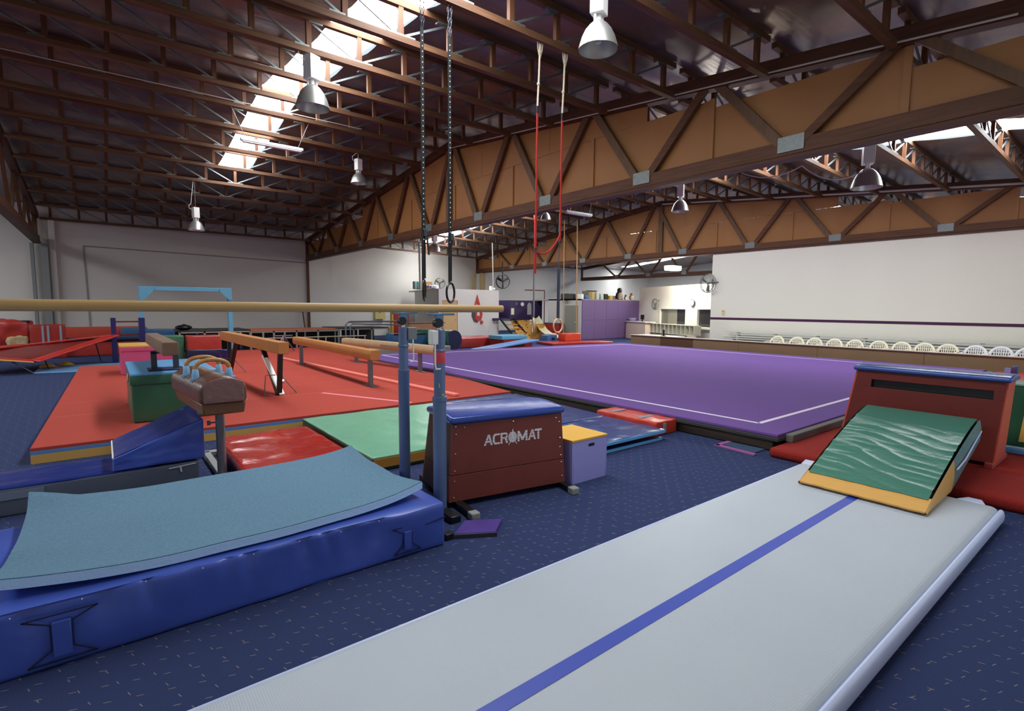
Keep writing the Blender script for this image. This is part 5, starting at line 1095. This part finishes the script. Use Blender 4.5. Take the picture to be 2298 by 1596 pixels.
# first aid cabinet with red cross
p = aty(868, 704, 24.2); t = thing('first_aid_cabinet', 'yellow first aid cabinet with red cross on the far white wall', 'cabinet', (p.x, 24.3, p.z)); q = Vector(p); yb = yw(q.x)
put('cabinet', G().box(q.x-.25, q.x+.3, yb-.16, yb, q.z-.3, q.z+.32), mat('pale_yellow_paint', (226, 210, 140), .5), t, bevel=.01)
put('cross', G().box(q.x-.13, q.x+.13, yb-.165, yb-.16, q.z+.11, q.z+.18).box(q.x-.035, q.x+.035, yb-.166, yb-.16, q.z+.02, q.z+.27), mat('red_cross', (186, 60, 48), .5), t, smooth=False)
# red padded cabinet with mustard edge, counter, fan stand
p = aty(897, 745, 21.5); t = thing('padded_panel', 'tall red vinyl mat standing on end beside the white cubicle', 'gym mat', (p.x, 21.5, 0)); put('pad', G().soft((p.x-.32, 21.4, 0), (p.x+.42, 21.65, 1.45), .03, .12, amp=.015, sc=4), M_red, t); put('edge_strip', G().box(p.x-.4, p.x-.32, 21.42, 21.62, 0, 1.4), M_yel, t, bevel=.01)
p = aty(940, 735, 20.2); t = thing('cupboard', 'low wooden cupboard with brown doors in front of the white cubicle', 'cupboard', (p.x, 20.0, 0)); put('carcass', G().box(p.x-.7, p.x+.95, 19.7, 20.2, 0, .78), M_card, t, bevel=.004)
for k in range(3): dd = put('door', G().box(p.x-.68+.54*k, p.x-.68+.54*k+.52, 19.68, 19.7, .05, .72), mat('brown_door', (168, 118, 92), .6) if 'brown_door' not in MATS else MATS['brown_door'], t, bevel=.003); put('knob', G().ball((p.x-.2+.54*k, 19.67, .6), .018), M_chrome, dd)
put('worktop', G().box(p.x-.74, p.x+1.0, 19.65, 20.22, .78, .82), mat('brown_worktop', (120, 76, 60), .5), t, bevel=.004)
p = aty(687, 740, 22.5); t = thing('broom', 'brown broom with a blue head leaning below the girder end', 'broom', (p.x, 24.2, 0)); put('handle', G().cyl((p.x+.5, yw(p.x)-.3, 0), (p.x+.42, yw(p.x)-.12, 1.2), .03, 8), M_box, t); put('head', G().ball((p.x+.42, yw(p.x)-.14, 1.28), .1), mat('blue_cloth', (40, 96, 150), .7), t)
# blue capped roll and blue block behind the pale beam
t = thing('foam_roll', 'large green vinyl foam cylinder with navy end behind the beams', 'foam roll', (9.1, 14.6, 0)); p = aty(1019, 764, 14.3); R = .31
put('body', G().tube([(p.x-.35, 15.9, R+.12), (p.x, 14.3, R+.12)], R, 32), M_green, t, ang=50); put('end_cap', G().tube([(p.x, 14.31, R+.12), (p.x+.004, 14.28, R+.12)], R*1.01, 32), M_navy, t, ang=50)
t = thing('foam_block', 'steel blue foam block left of the green foam cylinder', 'foam block', (8, 15, 0)); put('cover', G().soft((7.2, 15.2, 0), (8.35, 15.8, .62), .02, .15), MATS['steel_blue_vinyl'], t); put('lid_strip', G().box(7.2, 8.34, 15.19, 15.22, .58, .63), M_black, t, smooth=False)
t = thing('landing_mat', 'grey green mat edge between the pale beam and the purple floor', 'gym mat', (7, 14.3, 0)); put('cover', G().soft((5.3, 13.75, 0), (8.4, 14.25, .3), .03, .2), vinyl('sage_grey_vinyl', (140, 146, 126)), t)
t = thing('landing_mat', 'light blue mat edge at the foot of the green foam cylinder', 'gym mat', (9.8, 13.9, 0)); put('cover', G().soft((9.3, 13.7, 0), (11.0, 14.2, .1), .03, .2), vinyl('ice_blue_vinyl', (150, 190, 226)), t)
# long red mats and crossed light blue strips
t = thing('landing_mat', 'long red vinyl mat in front of the white cubicle', 'gym mat', (12.5, 16, 0)); put('cover', G().soft((9.95, 15.95, 0), (12.05, 17.4, .36), .04, .25, amp=.01), M_red, t)
t = thing('foam_ramp', 'light blue sloping foam strip crossing the red mats', 'ramp', (12.5, 14.5, 0)); put('strip', G().hexa([(9.95, 14.3, .0), (12.5, 14.3, .26), (12.4, 14.95, .26), (9.95, 15.0, .0), (9.95, 14.3, .06), (12.5, 14.3, .33), (12.4, 14.95, .33), (9.95, 15.0, .06)]), vinyl('periwinkle_vinyl', (112, 150, 206)), t, bevel=.02)
t = thing('foam_ramp', 'pale teal foam top lying across the far end of the long red mat', 'ramp', (14, 17, 0)); put('strip', G().soft((11.35, 15.05, .3), (12.55, 15.9, .46), .03, .2), vinyl('teal_blue_vinyl', (104, 168, 196)), t)
t = thing('landing_mat', 'dark red wedge mat under the sloping light blue strip', 'gym mat', (12.8, 13.5, 0)); put('cover', G().hexa([(11.4, 15.0, 0), (12.75, 14.98, 0), (12.75, 15.85, 0), (11.4, 15.9, 0), (11.4, 15.0, .29), (12.75, 14.98, .29), (12.75, 15.85, .29), (11.4, 15.9, .29)]), M_dred, t, bevel=.02)
t = thing('landing_mat', 'bright red flat mat stretching in front of the violet cubicle', 'gym mat', (17, 14.5, 0)); put('cover', G().hexa([(13.7, 14.9, 0), (16.5, 14.25, 0), (16.7, 15.0, 0), (14.0, 16.2, 0), (13.7, 14.9, .12), (16.5, 14.25, .12), (16.7, 15.0, .12), (14.0, 16.2, .12)]), M_red, t, bevel=.03)
t = thing('foam_block', 'orange red vinyl block under the knotted climbing rope', 'foam block', (16.2, 15.6, 0)); p = aty(1278, 768, 15.6); put('cover', G().soft((p.x-.48, 15.35, .122), (p.x+.42, 15.8, .44), .03, .12, amp=.02, sc=5), vinyl('orange_red_vinyl', (214, 72, 44)), t)
t = thing('foam_step', 'blue foam step at the foot of the cream slide', 'step', (15.6, 15.9, 0)); p = aty(1241, 760, 15.9); put('body', G().soft((p.x-.3, 15.9, .0), (p.x+.24, 16.3, .36), .03, .15), vinyl('cobalt_vinyl', (66, 120, 180)), t); put('grip', G().box(p.x-.08, p.x+.08, 15.885, 15.9, .16, .24), M_navy, t, bevel=.003); put('cap', G().box(p.x-.1, p.x+.2, 15.9, 16.3, .36, .42), M_white, t, bevel=.01)
# ------------------------------------------------------------------ playhouse with climbing wall and slide
Yp = 20.2
def yp(px, py): p = aty(px, py, Yp); return p.x, p.z
t = thing('playhouse', 'raised dark purple playhouse on a plywood climbing wall with black ladder', 'playhouse', (16.5, Yp, 0))
M_dpl = mat('dark_purple_board', (54, 36, 80), .6); M_osb = mat('golden_climbing_board', (196, 146, 74), .6, var=(8, .5), var_col=(160, 108, 52)); M_hold = mat('dark_hold', (70, 44, 24), .7)
x0, z1 = yp(1144, 674); x1, z0 = yp(1216, 720); zc = .96
hx, hz = yp(1192, 692); lx, lz0 = yp(1183, 712); rx2, _ = yp(1201, 700); ax0, ax1 = lx, rx2
arch = [(ax0, 1.12)]+[((ax0+ax1)/2-(ax1-ax0)/2*cos(pi*k/10), 1.56+(ax1-ax0)/2*.8*sin(pi*k/10)) for k in range(11)]+[(ax1, 1.12)]
put('front_board', G().box(x0, ax0, Yp, Yp+.05, zc, z1), M_dpl, t, smooth=False); put('front_board', G().box(ax1, x1, Yp, Yp+.05, zc, z1), M_dpl, t, smooth=False)
put('front_board', G().prism([(ax0, z1), (ax0, 1.56)]+arch[1:-1][::1]+[(ax1, 1.56), (ax1, z1)], 'y', Yp, Yp+.05), M_dpl, t, smooth=False); put('front_board', G().box(ax0, ax1, Yp, Yp+.05, zc, 1.12), M_dpl, t, smooth=False)
put('doorway_cloth', G().prism(arch, 'y', Yp+.3, Yp+.32), M_cub, t, smooth=False)
put('side_wall', G().box(x0, x0+.05, Yp+.05, Yp+1.8, zc, z1), M_dpl, t, smooth=False); put('side_wall', G().box(x1-.05, x1, Yp+.05, Yp+1.8, zc, z1), M_dpl, t, smooth=False)
put('floor_board', G().box(x0-.9, x1, Yp, Yp+1.8, zc-.08, zc), M_dpl, t, smooth=False)
px_, pz_ = yp(1150, 699); put('notice_board', G().box(px_-.09, px_+.09, Yp-.02, Yp, pz_-.16, pz_+.16), M_crm, t, smooth=False)
px_, pz_ = yp(1172, 683); put('moon_disc', G().lathe([(.001, -.01), (.1, -.01), (.1, .01), (.001, .01)], (px_, Yp-.01, pz_), 18, 'y'), M_white, t)
px_, pz_ = yp(1159, 682); put('star_motif', G().prism([(px_+(.1 if k % 2 == 0 else .045)*sin(pi*k/5), pz_+(.1 if k % 2 == 0 else .045)*cos(pi*k/5)) for k in range(10)], 'y', Yp-.015, Yp), mat('mauve_motif', (120, 108, 140), .6), t, smooth=False)
cx0, _ = yp(1147, 720); cm, _ = yp(1190, 720); cx1, _ = yp(1222, 750); YB = 18.85; bx0 = aty(1168, 760, YB).x; cm2 = aty(1191, 760, YB).x; cx1 = aty(1222, 755, YB).x
put('climbing_board', G().add([(cx0, Yp+.05, zc-.08), (cm, Yp+.05, zc-.08), (cm2, YB, 0), (bx0, YB, 0), (cx0, Yp+.1, zc-.08), (cm, Yp+.1, zc-.08), (cm2, YB+.1, 0), (bx0, YB+.1, 0)], [(0, 1, 2, 3)[::-1], (4, 5, 6, 7), (0, 4, 5, 1), (1, 5, 6, 2), (2, 6, 7, 3), (3, 7, 4, 0)]), M_osb, t, smooth=False)
put('climbing_board', G().box(cm2+.01, cx1, YB, YB+.06, 0, .72), M_osb, t, smooth=False)
random.seed(5); g = G()
for k in range(26):
    u, v = random.random(), random.random(); z = (zc-.12)*v+.03; y = Yp+.05-(Yp+.05-YB)*(1-v); xa = bx0+(cx0-bx0)*v+.08; g.ball((xa+(cm-xa-.05)*u, y-.02, z), .03, n=6, m=4)
put('climbing_hold', g, M_hold, t, kind='stuff')
ux, uz = yp(1133, 712); vx, vz = yp(1157, 758)
for dx in (-.05, .5): put('ladder_rail', G().bar((ux-.3+dx*1.5, Yp-.1, zc-.02), (ux-.15+dx*1.5, Yp-1.2, 0), .09, .06), M_black, t, smooth=False)
for k in range(5): f = (k+.5)/5; put('ladder_rung', G().box(ux-.37+.15*f, ux+.45+.15*f, Yp-.1-1.1*f-.04, Yp-.1-1.1*f+.04, zc*(1-f)-.03, zc*(1-f)+.01), M_osb if k else M_black, t, smooth=False)
# slide
t = thing('slide', 'cream plastic slide coming down from the purple playhouse', 'slide', (16.2, 18, 0))
sp = [(aty(1201, 712, 20.0)), (aty(1209, 727, 19.3)), (aty(1219, 743, 18.4)), (aty(1231, 753, 17.6)), (aty(1246, 757, 17.0))]
def slp(u): 
    k = min(int(u*4), 3); f = u*4-k; return sp[k].lerp(sp[k+1], f)
put('chute', G().sheet(24, 8, lambda u, v: (lambda p: (p.x+(v-.5)*.5, p.y, p.z+.14*abs(2*v-1)**3-.05))(slp(u)), .03), mat('cream_slide', (206, 198, 160), .4), t)
# ------------------------------------------------------------------ hanging hoops, posts and ropes
def hoop(label, px, py, R, y, yaw, strap_top, m):
    c = aty(px, py, y); t = thing('hoop_swing', label, 'hoop', c, 'hanging hoops'); ax = Vector((cos(yaw), sin(yaw), 0))
    put('hoop', G().tube([c+ax*(R*cos(2*pi*k/32))+Vector((0, 0, R*sin(2*pi*k/32))) for k in range(32)], .035, 8, True), m, t); return t, c
M_hoop = mat('beige_hoop', (206, 178, 140), .5)
t, c = hoop('large beige hoop hanging on a wide dark blue strap', 1252, 731, .28, 15.7, .12, 0, M_hoop); top = aty(1257, 545, 15.7)
put('strap', G().box(c.x-.055, c.x+.055, 15.67, 15.73, c.z+.27, 3.05), mat('dark_blue_webbing', (34, 44, 62), .8), t, smooth=False); put('cord', G().cyl((c.x, 15.7, 3.05), (c.x, 15.7, zl(c.x, 15.7)), .02, 8), M_dst, t)
t, c = hoop('narrow beige hoop on a grey post strap in front of the climbing wall', 1197, 731, .30, 16.4, .95, 0, M_hoop)
put('strap', G().box(c.x-.02, c.x+.04, 16.38, 16.42, c.z+.29, 3.1), M_steel, t, smooth=False); put('cord', G().cyl((c.x, 16.4, 3.1), (c.x, 16.4, zl(c.x, 16.4)), .015, 8), M_strapR, t)
for k, (px, pt, pb) in enumerate(((1265, 600, 752), (1294, 598, 765))):
    a, b = aty(px, pt, 16.5-.3*k), aty(px-1, pb, 16.5-.3*k); t = thing('climbing_rope', ('thin tan rope hanging right of the dark blue strap', 'thicker tan climbing rope ending above the orange red block')[k], 'rope', b); put('rope', G().cyl((a.x, a.y, zl(a.x, a.y)), b, .018+.008*k, 8), mat('tan_rope', (176, 140, 100), .9) if 'tan_rope' not in MATS else MATS['tan_rope'], t); put('knot', G().ball(b, .05, n=8, m=6), MATS['tan_rope'], t)
t = thing('pull_up_frame', 'dark red steel bar frame on the wall above the playhouse', 'frame', (17, 21.5, 1.8)); a, b = aty(1178, 651, 21.6), aty(1222, 652, 21.6)
put('bar', G().cyl(a, b, .03, 8), M_box, t); 
for px in (1199, 1222): q = aty(px, 652, 21.6); put('upright', G().cyl((q.x, q.y, 0), q, .025, 8), MATS['maroon_paint'], t)
t = thing('landing_mat', 'dark red padded wall behind the large beige hoop', 'gym mat', (17.2, 19.3, 0)); put('cover', G().soft((17.05, 18.1, 0), (17.38, 19.4, .7), .03, .3), M_dred, t); put('top_edge', G().box(17.05, 17.38, 18.1, 19.4, .69, .75), M_dst, t, smooth=False)
# ------------------------------------------------------------------ things stored on the violet cubicle
Yc = 17.6
def stored(name, label, cat, px, w, h, m, dy=0, soft=True, z=1.9):
    p = aty(px, 670, Yc+dy); t = thing(name, label, cat, (p.x, Yc+dy, z)); g = G().soft((p.x-w/2, Yc+dy-.15, z), (p.x+w/2, Yc+dy+.15, z+h), .03 if soft else .006, .08, amp=.02 if soft else 0, sc=7); put('body', g, m, t); return t, p
M_jar = mat('clear_tub', (198, 206, 200), .3)
stored('sports_bag', 'dark grey sports bags heaped at the left end of the violet cubicle', 'bag', 1275, .75, .26, mat('charcoal_cloth', (58, 60, 58), .9, bump=(12, .6)), .4)
stored('paper_stack', 'white paper pack at the left corner of the violet cubicle top', 'paper', 1302, .16, .24, M_white, 0, False)
stored('storage_tub', 'blue storage tub on the violet cubicle', 'tub', 1313, .22, .2, mat('blue_tub', (70, 100, 150), .5), 0, False)
t, p = stored('shelf_box', 'olive brown shelf unit on the violet cubicle', 'shelf', 1322, .7, .42, mat('olive_board', (120, 112, 92), .7), .4, False); put('shelf_edge', G().box(p.x-.37, p.x+.37, Yc+.23, Yc+.25, 2.3, 2.34), M_hold, t, smooth=False)
stored('carton', 'tan carton beside the olive shelf unit on the violet cubicle', 'box', 1327, .18, .36, mat('tan_carton', (190, 168, 112), .7), .1, False)
stored('storage_jar', 'tall clear jar, left of two on the violet cubicle', 'jar', 1337, .16, .36, M_jar, 0)
stored('storage_jar', 'shorter clear jar with dark lid on the violet cubicle', 'jar', 1347, .2, .3, M_jar, .1)
stored('potted_plant', 'dark leafy plant among the jars on the violet cubicle', 'plant', 1356, .26, .28, mat('dark_leaf', (40, 50, 38), .7, bump=(20, .8)), .1)
stored('storage_tub', 'yellow tub on the violet cubicle left of the penguin toy', 'tub', 1367, .2, .2, mat('yellow_tub', (204, 168, 70), .5), 0, False)
stored('storage_tub', 'grey tub on the violet cubicle next to the penguin toy', 'tub', 1376, .2, .2, mat('grey_tub', (150, 156, 170), .5), .1, False)
def plush(label, px, s, body, back, dy=0):
    p = aty(px, 672, Yc+dy-.2); c = Vector((p.x, Yc+dy-.2, 1.9)); t = thing('plush_toy', label, 'soft toy', c)
    put('belly', G().ball(c+Vector((0, -.03*s, .2*s)), .17*s, (1, .9, 1.2)), body, t); put('back', G().ball(c+Vector((0, .04*s, .22*s)), .18*s, (1.1, .8, 1.25)), back, t)
    put('head', G().ball(c+Vector((0, 0, .48*s)), .13*s, (1, 1, 1.05)), back, t)
    for sx in (-1, 1):
        put('flipper', G().ball(c+Vector((sx*.18*s, 0, .24*s)), .06*s, (.6, .9, 2.2)), back, t); put('foot', G().ball(c+Vector((sx*.08*s, -.1*s, .05*s)), .06*s, (1, 1.5, .8)), body, t)
        put('eye', G().ball(c+Vector((sx*.05*s, -.115*s, .52*s)), .02*s, n=6, m=4), M_white, t)
    put('muzzle', G().ball(c+Vector((0, -.13*s, .46*s)), .045*s, (1, 1.2, .8)), body, t)
plush('large black and grey penguin plush on the violet cubicle', 1390, .98, mat('grey_plush', (170, 156, 140), .95), mat('black_plush', (34, 32, 34), .95))
plush('small brown and white plush toy right of the penguin plush', 1404, .45, mat('white_plush', (226, 222, 214), .95), mat('brown_plush', (110, 78, 56), .95))
plush('ginger and white plush dog at the right end of the violet cubicle', 1417, .62, MATS['white_plush'], mat('ginger_plush', (176, 116, 70), .95))
# small wooden climbing frame posts near the tall vault box and roller door frame
t = thing('stake_set', 'bundle of purple and blue wooden posts beyond the tall red vault box', 'posts', (9.8, 1.3, 0))
for k, (px, py, m) in enumerate(((2262, 826, M_lil), (2271, 824, mat('maroon_post', (130, 60, 96), .5)), (2279, 822, paint('blue_post', (70, 110, 176))))):
    p = atx(px, py, 9.8+.1*k); put('post', G().box(p.x-.025, p.x+.025, p.y-.03, p.y+.03, 0, p.z), m, t, bevel=.004)
t = thing('landing_mat', 'red mat along the brown barrier at the right edge', 'gym mat', (13, .8, 0)); put('cover', G().soft((10.6, -.8, 0), (15.3, 2.3, .2), .03, .4), M_red, t)
